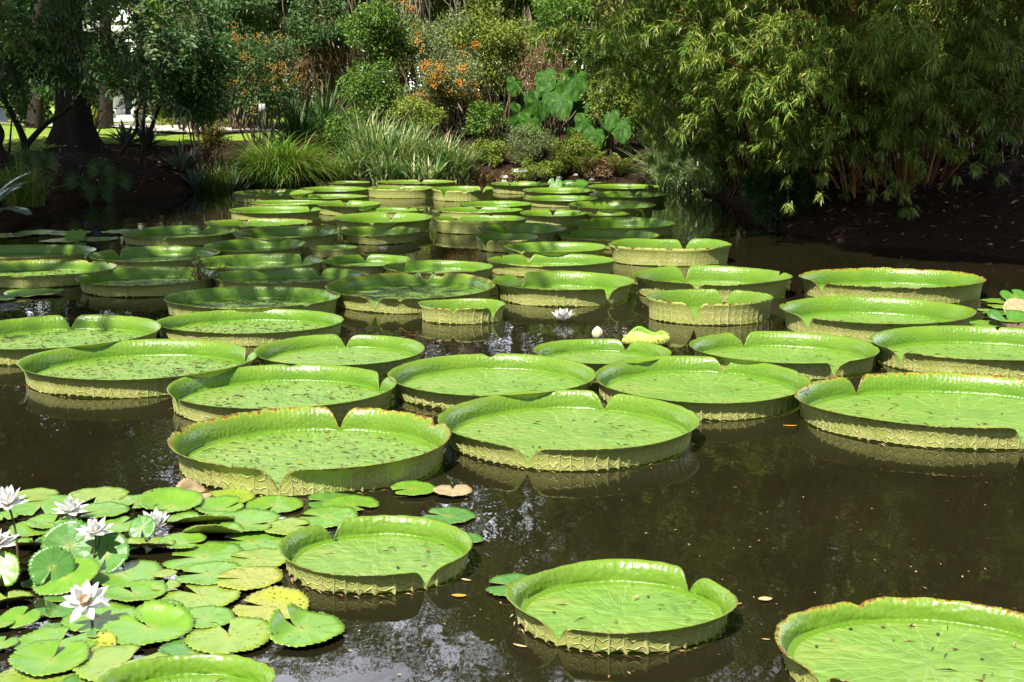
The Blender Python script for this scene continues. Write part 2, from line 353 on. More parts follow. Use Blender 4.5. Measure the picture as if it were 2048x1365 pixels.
# ------------------------------------------------------------ ground and water
SHORE = [(-900, 600), (-450, 540), (0, 462), (100, 428), (200, 403), (330, 393), (450, 377), (650, 369), (940, 362), (1250, 367), (1400, 384), (1480, 420), (1560, 462), (1700, 488), (1900, 502), (2048, 520), (2300, 570), (2600, 640)]
PC = Vector((0, 10, 0))
_sh = []
for s in SHORE:
    p = at(*s)-PC; _sh.append((math.atan2(p.x, p.y), p.length))
for a, r in ((-2.0, 10.0), (-2.5, 9.3), (-3.05, 9.0), (2.2, 8.4), (2.7, 8.8), (3.05, 9.0)): _sh.append((a, r))
_sh.sort(); _sa = np.array([s[0] for s in _sh]); _sr = np.array([s[1] for s in _sh])
_sa = np.concatenate([[_sa[-1]-2*PI], _sa, [_sa[0]+2*PI]]); _sr = np.concatenate([[_sr[-1]], _sr, [_sr[0]]])
def edge(x, y):
    x = np.asarray(x, float); y = np.asarray(y, float)-10
    return np.hypot(x, y)-np.interp(np.arctan2(x, y), _sa, _sr)
def gz(x, y):
    e = edge(x, y); t = np.clip(e/4.2, 0, 1); up = .03+.80*(1-(1-t)**2)
    up = up+.05*np.sin(np.asarray(x)*1.3+np.asarray(y)*.7)*t
    return np.where(e > 0, up*np.minimum(1, e/.12+.0), np.maximum(-.6, e*.8))
_na = 360
rr = np.concatenate([[0.02], np.linspace(2, 9, 6), ])
_off = np.concatenate([np.linspace(-1.5, 6, 46), np.array([7, 8.5, 10, 12, 15, 19, 25, 35, 55, 90, 200, 600])])
ths = np.arange(_na)*2*PI/_na
rs = np.interp((ths+PI) % (2*PI)-PI, _sa, _sr)
rings = [np.full(_na, .02), rs*.4]+[rs+o for o in _off]
V = []
for rg in rings:
    x = np.sin(ths)*rg; y = 10+np.cos(ths)*rg; z = gz(x, y)+RNG.normal(0, .012, _na)*(edge(x, y) > .2)*(edge(x, y) < 8)
    V.append(np.stack([x, y, z], 1))
i = np.arange(len(rings)-1)[:, None]*_na; j = np.arange(_na)[None]; j2 = (j+1) % _na
F = np.stack([i+j, i+j2, i+_na+j2, i+_na+j], -1).reshape(-1, 4)[:, ::-1]
n = NT('bank_soil'); o = n.obj()
lw = n.attr('rnd'); k = n.noise(o, 1.4, 6, .65); fi = n.noise(o, 30, 5, .75)
mul = n.ramp(fi, [(.25, (.010, .006, .004)), (.5, (.030, .017, .011)), (.66, (.065, .034, .02)), (.8, (.19, .12, .07))])
law = n.ramp(n.math('ADD', n.math('MULTIPLY', n.noise(o, 60, 4, .7), .6), n.math('MULTIPLY', k, .4)), [(.3, (.10, .18, .02)), (.5, (.19, .29, .035)), (.7, (.30, .36, .07))])
M['ground'] = n.finish(n.mix(n.ramp(n.math('ADD', lw, n.math('MULTIPLY', n.math('SUBTRACT', k, .5), .5)), [(.45, (0, 0, 0)), (.55, (1, 1, 1))]), mul, law), .95, nrm=n.bump(fi, .9, .04), spec=.1)
mb = MB(); VV = np.concatenate(V); ee = edge(VV[:, 0], VV[:, 1])
lawn = np.clip((ee-2.4)/1.2, 0, 1)*np.clip((-2.5-VV[:, 0])/3, 0, 1)
mb.add(VV, F, 0, lawn); g = mb.build('ground', M['ground']); tag(g, kind='structure')
n = NT('pond_water'); o = n.obj()
mp = n.node('Mapping'); mp.inputs['Scale'].default_value = (1, .55, 1); n.link(o, mp.inputs[0])
b = n.bump(n.noise(mp.outputs[0], 2.2, 3, .5), .035, .1); b = n.bump(n.noise(mp.outputs[0], 14, 2, .5), .03, .02, b)
mud = n.ramp(n.noise(o, .8, 4), [(.3, (.009, .0076, .003)), (.7, (.0135, .0115, .0048))])
M['water'] = n.finish(mud, .02, nrm=b, spec=.5, IOR=1.333)
mb = MB(); q = 21
xs = np.linspace(-16, 14, q); ys = np.linspace(0, 31, q); X, Y = np.meshgrid(xs, ys)
i = np.arange(q-1)[:, None]*q; j = np.arange(q-1)[None]
mb.add(np.stack([X, Y, 0*X], -1).reshape(-1, 3), np.stack([i+j, i+j+1, i+q+j+1, i+q+j], -1).reshape(-1, 4))
tag(mb.build('pond_water', M['water']), kind='structure')
def strip(name, pts, w, mat, dz):
    mb = MB(); P = []
    pts = [Vector(p) for p in pts]; N = 40
    for k in range(N+1):
        u = k/N*(len(pts)-1); a = min(int(u), len(pts)-2); p = pts[a].lerp(pts[a+1], u-a); d = (pts[a+1]-pts[a]).normalized(); s = Vector((-d.y, d.x))
        for e in (-1, 1):
            x, y = p.x+s.x*w*e, p.y+s.y*w*e; P.append((x, y, float(gz(x, y))+dz))
    mb.add(P, [(2*k, 2*k+1, 2*k+3, 2*k+2) for k in range(N)]); return tag(mb.build(name, mat), kind='structure')
M['path'] = plain('pale_path', (.48, .42, .36), .9, (.36, .31, .26), 25, .2)
strip('garden_path', [(-24, 40), (-15, 40.5), (-10.2, 38), (-7.6, 33), (-5.8, 30.5)], .8, M['path'], .06)
#PART2
# ------------------------------------------------------------ giant lily pads
# label, xl, xr, y of the back lip, y of the front waterline, notches at the back (x), notches at the front (x), options
GP = [
 ('lowest giant pad at the bottom edge beside the small toothed pads', 207, 542, 1308, 1466, [], [], 's'),
 ('clean giant pad afloat alone at bottom centre with a back right notch', 1020, 1462, 1122, 1312, [1405], [1102], ''),
 ('clean giant pad at right of the small toothed pads, low centre', 562, 945, 1032, 1193, [642], [868], ''),
 ('giant pad cut off by the bottom right corner of the photo', 1550, 2170, 1196, 1442, [], [1600], 'b'),
 ('brown edged giant pad at left front with notches front and back', 350, 900, 814, 994, [652], [596], 'bw'),
 ('clean wide giant pad at centre with a V notch in its front wall', 885, 1388, 780, 944, [1228], [1047], ''),
 ('brown flecked giant pad cut by the right edge above open water', 1592, 2215, 746, 902, [1758], [1962], 'b'),
 ('giant pad scattered with dark twigs just behind the brown edged one', 342, 788, 728, 856, [758], [374], 'w'),
 ('unbroken bright giant pad between two notched ones at centre', 782, 1188, 708, 828, [], [], ''),
 ('bright giant pad right of centre with sheen beside its back notch', 1190, 1612, 712, 843, [1482], [], ''),
 ('giant pad cut by the right edge, second of the pads stacked there', 1747, 2190, 652, 762, [], [1770], ''),
 ('giant pad with two rounded lobes at the back, near right', 1385, 1748, 663, 762, [1510], [1634], ''),
 ('giant pad strewn with dark litter at left, pale ribbed wall over open water', 50, 513, 677, 797, [488], [76], 'w'),
 ('bright giant pad with a back notch behind the twig strewn one', 515, 847, 669, 762, [672], [], ''),
 ('smaller giant pad just in front of the crumpled young leaf', 1070, 1338, 678, 756, [1264], [], ''),
 ('giant pad with curled lip left of the right hand small pads', 1563, 1938, 593, 688, [], [1588], ''),
 ('small giant pad with ribbed front split by a deep notch', 1288, 1550, 578, 652, [1466], [1372], 'r'),
 ('brown toothed giant pad at right, farthest in open dark water', 1598, 1968, 540, 611, [], [1617], 'b'),
 ('bright giant pad with a back notch behind the small ribbed one', 1265, 1578, 532, 606, [1384], [], ''),
 ('giant pad behind the standing white flower, notch at front right', 988, 1265, 543, 615, [1040], [1212], ''),
 ('smallest upright walled giant pad, left of the white flower', 838, 1013, 597, 650, [], [992], 'r'),
 ('giant pad with torn brown lip and wet silvery floor', 660, 988, 544, 629, [], [764], 'tw'),
 ('shaded giant pad with a tall dark green lip at left centre', 318, 690, 618, 694, [], [322], 'w'),
 ('leaf strewn giant pad cut by the left edge, back notch', -95, 318, 631, 736, [80], [], 'w'),
 ('dark lipped giant pad behind the tall shaded one', 330, 678, 573, 646, [], [], 'w'),
 ('giant pad with a dried weed on its lip at left', 160, 432, 533, 596, [], [197], 'w'),
 ('yellow walled giant pad at the left edge', -90, 240, 520, 578, [], [30], 'bw'),
 ('farther giant pad at the left edge behind the yellow walled one', -100, 190, 489, 536, [], [185], ''),
 ('giant pad in the second left row with a pale curled left end', 190, 447, 491, 545, [216], [], ''),
 ('two lobed giant pad nearest the far left flat pads', 250, 475, 451, 495, [380], [350], ''),
 ('long dark giant pad left of the small yellow one', 405, 612, 477, 526, [], [], ''),
 ('giant pad with a round right lobe above the torn one, left', 387, 650, 508, 562, [594], [], ''),
 ('giant pad with a hump beside its back notch, left of the torn one', 426, 728, 534, 590, [627], [], 'w'),
 ('paired lobe giant pad behind the torn one', 650, 826, 509, 553, [721], [], ''),
 ('wide straight lipped giant pad behind the torn one, right of the paired lobes', 762, 985, 520, 566, [], [], ''),
 ('giant pad with a sheen on its right lobe behind the white flower', 975, 1232, 507, 556, [1056], [], ''),
 ('sunlit ribbed giant pad at the right end of its row by dark water', 1213, 1466, 483, 534, [1382], [], 'r'),
 ('dark green giant pad left of the sunlit ribbed one', 1010, 1212, 484, 532, [], [], ''),
 ('broad dark giant pad with a small left lobe, right of centre', 1110, 1322, 455, 498, [1132], [], ''),
 ('giant pad with a rounded left lobe behind the small notched one', 952, 1137, 445, 488, [1012], [], ''),
 ('small notched giant pad, upright wall, right of the orange reflection', 950, 1080, 466, 506, [], [968], 'r'),
 ('bright right end giant pad under the overhanging bamboo tips', 1145, 1355, 436, 481, [], [], ''),
 ('dark three lobed giant pad in the middle right rows', 1042, 1180, 419, 452, [1112], [], ''),
 ('dark lobed giant pad touching the three lobed one at its right', 1160, 1258, 419, 450, [1185], [], ''),
 ('ribbed giant pad with two lobes above the orange reflection', 863, 1064, 431, 472, [906], [], 'r'),
 ('double arched giant pad left of the two lobed ribbed one', 665, 866, 426, 474, [772], [], ''),
 ('giant pad with a dark inside above the small yellow one', 678, 846, 450, 489, [], [], ''),
 ('giant pad with a bright right shoulder, two left of centre', 468, 676, 453, 500, [626], [], ''),
 ('brown toothed giant pad in the left back rows', 412, 622, 437, 474, [474], [], 'b'),
 ('giant pad with a chewed notch in the left back rows', 461, 642, 412, 443, [614], [], ''),
 ('long pale lipped giant pad behind the chewed one', 500, 660, 400, 421, [], [], ''),
 ('bright yellow two lobed giant pad left of the pale pink flower', 632, 784, 402, 436, [688], [], ''),
 ('slim pale giant pad, fourth row from the far bank, left', 580, 736, 388, 411, [], [], ''),
 ('leftmost giant pad of the far rows, beside the grass mound', 470, 628, 379, 408, [], [], 'b'),
 ('pale lipped giant pad right of the leftmost far one', 600, 736, 373, 396, [], [], ''),
 ('far giant pad with a bright ribbed wall in front of the sword leaves', 734, 870, 372, 398, [], [], 'r'),
 ('far giant pad just behind the pale pink flower', 864, 988, 372, 404, [965], [888], 'r'),
 ('farthest giant pad at left of the back row', 630, 740, 362, 377, [], [], ''),
 ('brown spotted yellow giant pad in the farthest row', 752, 912, 360, 379, [838], [], 'b'),
 ('far two lobed giant pad in front of the white flower group', 983, 1100, 363, 389, [1020], [], ''),
 ('far giant pad with a soft sheen right of the two lobed one', 1047, 1188, 375, 401, [], [], ''),
 ('farthest giant pad at right of the back row', 1172, 1318, 368, 391, [], [], ''),
 ('far giant pad in light and shade, third row at right', 1046, 1196, 391, 416, [], [], ''),
 ('far right giant pad with a clipped lip by the water plants', 1178, 1332, 383, 409, [1275], [], ''),
 ('shade striped giant pad at right in front of the clipped one', 1138, 1310, 401, 442, [], [], ''),
 ('striped giant pad in the middle rows right of the pink flower', 920, 1064, 402, 428, [], [], ''),
 ('two lobed giant pad in front of the striped one', 876, 1046, 414, 440, [956], [], ''),
 ('wavy lipped giant pad in the middle rows, left of centre', 698, 850, 413, 436, [836], [], ''),
 ('small yellow giant pad in a gap of dark water', 618, 720, 490, 518, [], [], 'r'),
]
def fit(xl, xr, yt, yb, small):
    xc = (xl+xr)/2; F0 = at(xc, yb); sy = 1.0; Rr = .5; h = .14
    for _ in range(14):
        Rb = Rr-.24*h
        Yc = F0.y+Rb*sy
        Rr = (xr-xl)/2*depth((0, Yc, h*.9))/FPX
        h = (.050+.098*Rr)*(1+(.4 if xc > 960 and yt > 480 else 0)*min(1, max(0, (690-yt)/150)))*(1.55 if 'r' in small else 1.15 if 'b' in small else 1)
        lo, hi = .62, 1.45
        for _ in range(30):
            sy = (lo+hi)/2
            y = proj((F0.x, F0.y+(Rr-.24*h)*sy+Rr*sy, h))[1]
            if y > yt: lo = sy
            else: hi = sy
        Rb = Rr-.24*h; Yc = F0.y+Rb*sy
        if sy < .8 or sy > 1.2:                # let the wall take up what the outline cannot
            sy = min(1.2, max(.8, sy)); Yc = F0.y+Rb*sy
            lo, hi = h*.75, h*1.5
            for _ in range(30):
                h = (lo+hi)/2
                if proj((F0.x, Yc+Rr*sy, h))[1] > yt: lo = h
                else: hi = h
    d = ray(xc, 0); X = (xc-1024)/FPX*depth((0, Yc, 0))
    return [X, Yc, max(.06, Rb), sy, h]
def wob(n, amp, seed, th, lo=2):
    r = np.random.default_rng(seed); s = np.zeros_like(th)
    for k in range(lo, lo+n): s += r.normal()*np.sin(k*th+r.random()*6.28)/(k-lo+1.5)
    return amp*s
def giant_pad(label, X, Y, Rb, sy, h, notch, opt, seed, seg, loc_z=0.0, flare=1.0):
    rs = np.random.default_rng(seed)
    root = empty('giant_lily_pad', (X, Y, loc_z), label, 'giant lily pad', 'giant lily pads afloat on the pond')
    th = np.arange(seg)*2*PI/seg
    Rt = Rb*(1+wob(4, .012, seed, th))
    fr = np.full(seg, 1.0)
    for (a, wdt, dp) in notch:
        d = np.abs((th-a+PI) % (2*PI)-PI)*Rb
        fr = np.minimum(fr, 1-dp*np.clip(1-d/wdt, 0, 1)**2.6)
    fr *= 1+wob(5, .035, seed+1, th, 3)
    fr *= 1+wob(16, .010, seed+8, th, 26)
    for _ in range(rs.integers(0, 4)):
        d = np.abs((th-rs.uniform(0, 2*PI)+PI) % (2*PI)-PI)*Rb; fr *= 1-rs.uniform(.08, .28)*np.exp(-(d/rs.uniform(.01, .035))**2)
    if 'b' in opt: fr *= 1+wob(14, .02, seed+2, th, 22)+rs.normal(0, .012, seg)
    if 't' in opt:
        d = ((th-PI*.46+PI) % (2*PI)-PI); m = np.exp(-(d/.24)**2); fr *= 1-m*(.38+.3*np.sin(th*31)+.12*np.sin(th*67))
    fr = np.clip(fr, .06, 1.12)
    ph1 = RAD((30 if 'r' in opt else 57)+rs.uniform(-6, 6))*flare
    sv = np.linspace(0, 1.12, 60); phi = RAD(2)+ph1*np.clip(sv, 0, 1.12)**2.2
    zo = np.concatenate([[0], np.cumsum(np.cos(phi))[:-1]*(sv[1])]); oo = np.concatenate([[0], np.cumsum(np.sin(phi))[:-1]*sv[1]])
    zn = np.interp(1, sv, zo); zo /= zn; oo /= zn
    nt = 9 if seg > 150 else 6
    lipw = 1+wob(5, .18, seed+3, th, 2)
    nrib = max(18, int(2*PI*Rb/.052)); uu = th/(2*PI)*nrib+wob(5, .35, seed+5, th, 4)
    tri = np.abs((uu % 1)-.5)*2; rib = np.clip((tri-.72)/.28, 0, 1)
    zf = .014; thick = .007; jit = np.clip(1+wob(9, .6, seed+4, th, 5), .1, 1.6)
    R0, R1, R2, Zs, Us, Vs = [], [], [], [], [], []
    for k in range(nt):
        s = k/(nt-1)*fr
        ro = Rt+h*np.interp(s, sv, oo)*lipw; z = h*np.interp(s, sv, zo)
        fd = max(0, 1-.8*k/(nt-1))
        R0.append(ro+(.0045*rib-.003*(1-rib))*fd*jit); Zs.append(z+zf*(1-rib)*(k == 0)*.55*jit+(.002 if k == 0 else 0)); Vs.append(s/np.maximum(fr, .3) if False else np.full(seg, k/(nt-1)))
    OR, OZ, OV = list(R0), list(Zs), list(Vs)
    IR, IZ, IV = [], [], []
    for k in range(nt-1, 0, -1):
        s = k/(nt-1)*fr
        ro = Rt+h*np.interp(s, sv, oo)*lipw-thick+.003*wob(6, 1, seed+k, th, 9)*.5; z = h*np.interp(s, sv, zo)
        IR.append(ro); IZ.append(np.maximum(z, zf+.004)); IV.append(np.full(seg, k/(nt-1)))
    IR += [Rt-.014, Rt-.034]; IZ += [np.full(seg, zf+.003), np.full(seg, zf-.001)]; IV += [np.full(seg, .02), np.zeros(seg)]
    AR, AZ, AV = np.array(OR+IR), np.array(OZ+IZ), np.array(OV+IV); m = len(AR)
    P = np.stack([AR*np.cos(th), AR*np.sin(th)*sy, AZ], -1).reshape(-1, 3)
    i = np.arange(m-1)[:, None]*seg; j = np.arange(seg)[None]; j2 = (j+1) % seg
    Fq = np.stack([i+j, i+j2, i+seg+j2, i+seg+j], -1)
    ua = np.broadcast_to(uu, (m-1, seg)); ub = np.broadcast_to(np.concatenate([uu[1:], [uu[0]+nrib]]), (m-1, seg))
    va = np.broadcast_to(AV[:-1], (m-1, seg)); vb = np.broadcast_to(AV[1:], (m-1, seg))
    UV = np.stack([np.stack([ua, va], -1), np.stack([ub, va], -1), np.stack([ub, vb], -1), np.stack([ua, vb], -1)], 2)
    mi = np.repeat(np.array([0]*(nt-1)+[1]*(m-nt)), seg)
    mb = MB(); mb.add(P, Fq.reshape(-1, 4), mi, .5, UV.reshape(-1, 2))
    br = 'b' in opt or 't' in opt
    mb.build('rim', [M['outer_b' if br else 'outer'], M['inner_b' if br else 'inner']], root)
    # floor
    nr = 12 if seg > 150 else 6
    rf = np.linspace(0, 1, nr+1)[1:]
    Pf = [(0, 0, zf)]
    for q in rf:
        r = (Rt-.03)*q; z = zf+.0035*np.sin(th*8+seed)*q*(1-q)*2+.0025*np.sin(q*17+th*3)*(1-q)
        Pf += list(np.stack([r*np.cos(th), r*np.sin(th)*sy, z], -1))
    mb = MB(); i = np.arange(nr-1)[:, None]*seg+1
    mb.add(Pf, np.stack([i+j, i+seg+j, i+seg+j2, i+j2], -1).reshape(-1, 4))
    mb.add(np.array(Pf)[:seg+1], np.stack([np.zeros(seg, int), 1+j[0], 1+j2[0]], -1))
    mb.build('floor', M['floor_w' if 'w' in opt else 'floor'], root)
    return root
fits = [fit(g[1], g[2], g[3], g[4], g[7]) for g in GP]
for _ in range(40):                               # ease apart pads that would run into each other
    for a in range(len(fits)):
        for b in range(a):
            A, B = fits[a], fits[b]; dx, dy = A[0]-B[0], (A[1]-B[1])/((A[3]+B[3])/2)
            d = math.hypot(dx, dy); need = A[2]+B[2]+.07*(A[4]+B[4])
            if d < need:
                p = min(.25*(need-d), .02); s = p*(dy/d if d > 1e-4 else 1)
                A[1] += s*.8; B[1] -= s*.8; A[2] -= p*.22; B[2] -= p*.22
                A[0] += p*dx/d*.25; B[0] -= p*dx/d*.25
litter = MB()
for k, (g, f) in enumerate(zip(GP, fits)):
    X, Y, Rb, sy, h = f; nt_ = []; xc = (g[1]+g[2])/2; hw = (g[2]-g[1])/2
    for x in g[5]: nt_.append((math.acos(max(-1, min(1, (x-xc)/hw))), .07+.055*Rb, .9))
    for x in g[6]: nt_.append((-math.acos(max(-1, min(1, (x-xc)/hw))), .075+.06*Rb, .86))
    near = g[4] > 590
    giant_pad(g[0], X, Y, Rb, sy, h, nt_, g[7], 100+k*7, 360 if g[4] > 740 else (240 if near else 144))
    nl = int((190 if 'w' in g[7] else 46)*Rb*Rb*PI) if g[4] > 480 else 12
    if 'w' in g[7] and g[3] < 690: nl *= 2
    r = Rb*.93*np.sqrt(RNG.random(nl))*.98; t = RNG.random(nl)*2*PI; clump = .75+.35*np.sin(t*2+k)
    pass
    C = np.stack([X+r*np.cos(t), Y+r*np.sin(t)*sy, np.full(nl, .019)], 1); az = RNG.random(nl)*2*PI
    D = np.stack([np.cos(az), np.sin(az), RNG.normal(0, .08, nl)], 1)
    tw = RNG.random(nl) < .55
    dark = RNG.random(nl)*(.8 if 'w' in g[7] else 1)
    leaves(litter, C, D, np.tile([0, 0, 1.], (nl, 1)), np.where(tw, RNG.uniform(.025, .075, nl), RNG.uniform(.012, .03, nl)), np.where(tw, .0036, RNG.uniform(.008, .018, nl)), LANCE, 0, dark)
tag(litter.build('twig_litter', M['litter']), 'fallen twigs and leaf scraps lying on the giant lily pads', 'plant litter', kind='stuff')
# crumpled young leaf, pale and spiny
yp = at(1292, 690); mb = MB(); th = np.arange(96)*2*PI/96; Pl = []
prof = [(.055, .0), (.105, .0), (.122, .03), (.118, .065), (.098, .088), (.086, .084), (.098, .055), (.092, .022), (.03, .015)]
for r_, z_ in prof:
    rr_ = r_*(1+wob(6, .10, 5, th)+.035*np.sin(th*34)); Pl.append(np.stack([rr_*1.25*np.cos(th), rr_*np.sin(th), z_*(1+wob(5, .28, 9, th))], -1))
Pl = np.array(Pl); i = np.arange(len(prof)-1)[:, None]*96; j = np.arange(96)[None]; j2 = (j+1) % 96
mb.add(Pl.reshape(-1, 3), np.stack([i+j, i+j2, i+96+j2, i+96+j], -1).reshape(-1, 4), np.repeat([0]*4+[1]*4, 96))
yr = empty('young_lily_leaf', yp, 'crumpled pale yellow young leaf, spiny, still half rolled', 'lily pad')
M['young'] = plain('young_leaf', (.55, .58, .14), .5, (.42, .50, .09), 60, bump=.01); M['young_in'] = plain('young_leaf_inside', (.22, .40, .05), .5, (.16, .33, .03), 40)
mb.build('leaf', [M['young'], M['young_in']], yr)
sp = MB(); a = RNG.random(170)*2*PI; zz = RNG.uniform(.01, .085, 170); rad = .122
leaves(sp, np.stack([rad*1.2*np.cos(a), rad*.97*np.sin(a), zz], 1), np.stack([np.cos(a), np.sin(a), RNG.normal(0, .5, 170)], 1), rv(170), .016, .004, LANCE)
sp.build('spines', M['young'], yr)

# ------------------------------------------------------------ small toothed lily pads
def small_pad(label, cx, cy, w, na, mat='pad', fold=0, fdir=0, fedge=.35, tilt=0, roll=0, z=.01, ow=.11, group=None, cup=.0, seg=132, name='lily_pad', gap=.16):
    rs = np.random.default_rng(int(cx*7+cy*13+9999))
    w *= 1.17; fold *= .42; P = at(cx, cy, z); R = w/2*depth(P)/FPX
    a0 = RAD(na); nr = 8
    t = np.linspace(0, 1, seg+1)
    rows, rw = [], []
    teeth = int(24+R*70)
    for q in np.linspace(0, 1, nr+1):
        half = gap*min(1, q*1.6)+.03; th = a0+half+t*(2*PI-2*half)
        saw = ((t*teeth) % 1); tooth = (saw*.075 if q > .99 else 0)
        lobe = 1+.03*np.sin(2*th+rs.random()*6)+.02*np.sin(5*th+rs.random()*6) if q == 0 else lobe
        rad = R*q*(lobe+tooth-.02)*(1-.12*np.exp(-((np.minimum(t, 1-t))/.035)**2)*(q > .3)); x, y = rad*np.cos(th), rad*np.sin(th)
        zz = ow*R*q**3*(.25+.5*np.sin(th*2+rs.random()*0+cx))*.5+cup*R*q*q+.012*R*np.sin(th*9)*q**2
        if fold:
            fx, fy = math.cos(RAD(fdir)), math.sin(RAD(fdir)); d = np.maximum(0, (x*fx+y*fy)/R-fedge)
            zz = zz+fold*R*d**1.35; back = .55*abs(fold)*d*R*np.clip(d*1.5, 0, 1); x = x-fx*back; y = y-fy*back
        rows.append(np.stack([x, y, zz], -1)); rw.append(np.full(seg+1, q))
    T = np.array(rows); m = nr+1; n1 = seg+1
    i = np.arange(m-1)[:, None]*n1; j = np.arange(seg)[None]
    Fq = np.stack([i+j, i+n1+j, i+n1+j+1, i+j+1], -1).reshape(-1, 4)
    B = T.copy(); B[..., 2] -= .0022; nv = m*n1
    mb = MB(); bnd = np.concatenate([np.arange(seg+1)+(m-1)*n1, np.arange(m-2, -1, -1)*n1+seg, np.arange(1, m-1)*n1])
    b2 = np.roll(bnd, -1)
    mb.add(np.concatenate([T.reshape(-1, 3), B.reshape(-1, 3)]), np.concatenate([Fq, Fq[:, ::-1]+nv, np.stack([bnd, bnd+nv, b2+nv, b2], -1)]),
           np.concatenate([np.zeros(len(Fq), int), np.ones(len(Fq)+len(bnd), int)]), np.tile(np.concatenate(rw), 2))
    o = mb.build(name, [M[mat], M['pad_u']])
    o.location = P; o.rotation_euler = (RAD(tilt), RAD(roll), 0)
    return tag(o, label, 'lily pad', group or 'small toothed lily pads at front left')
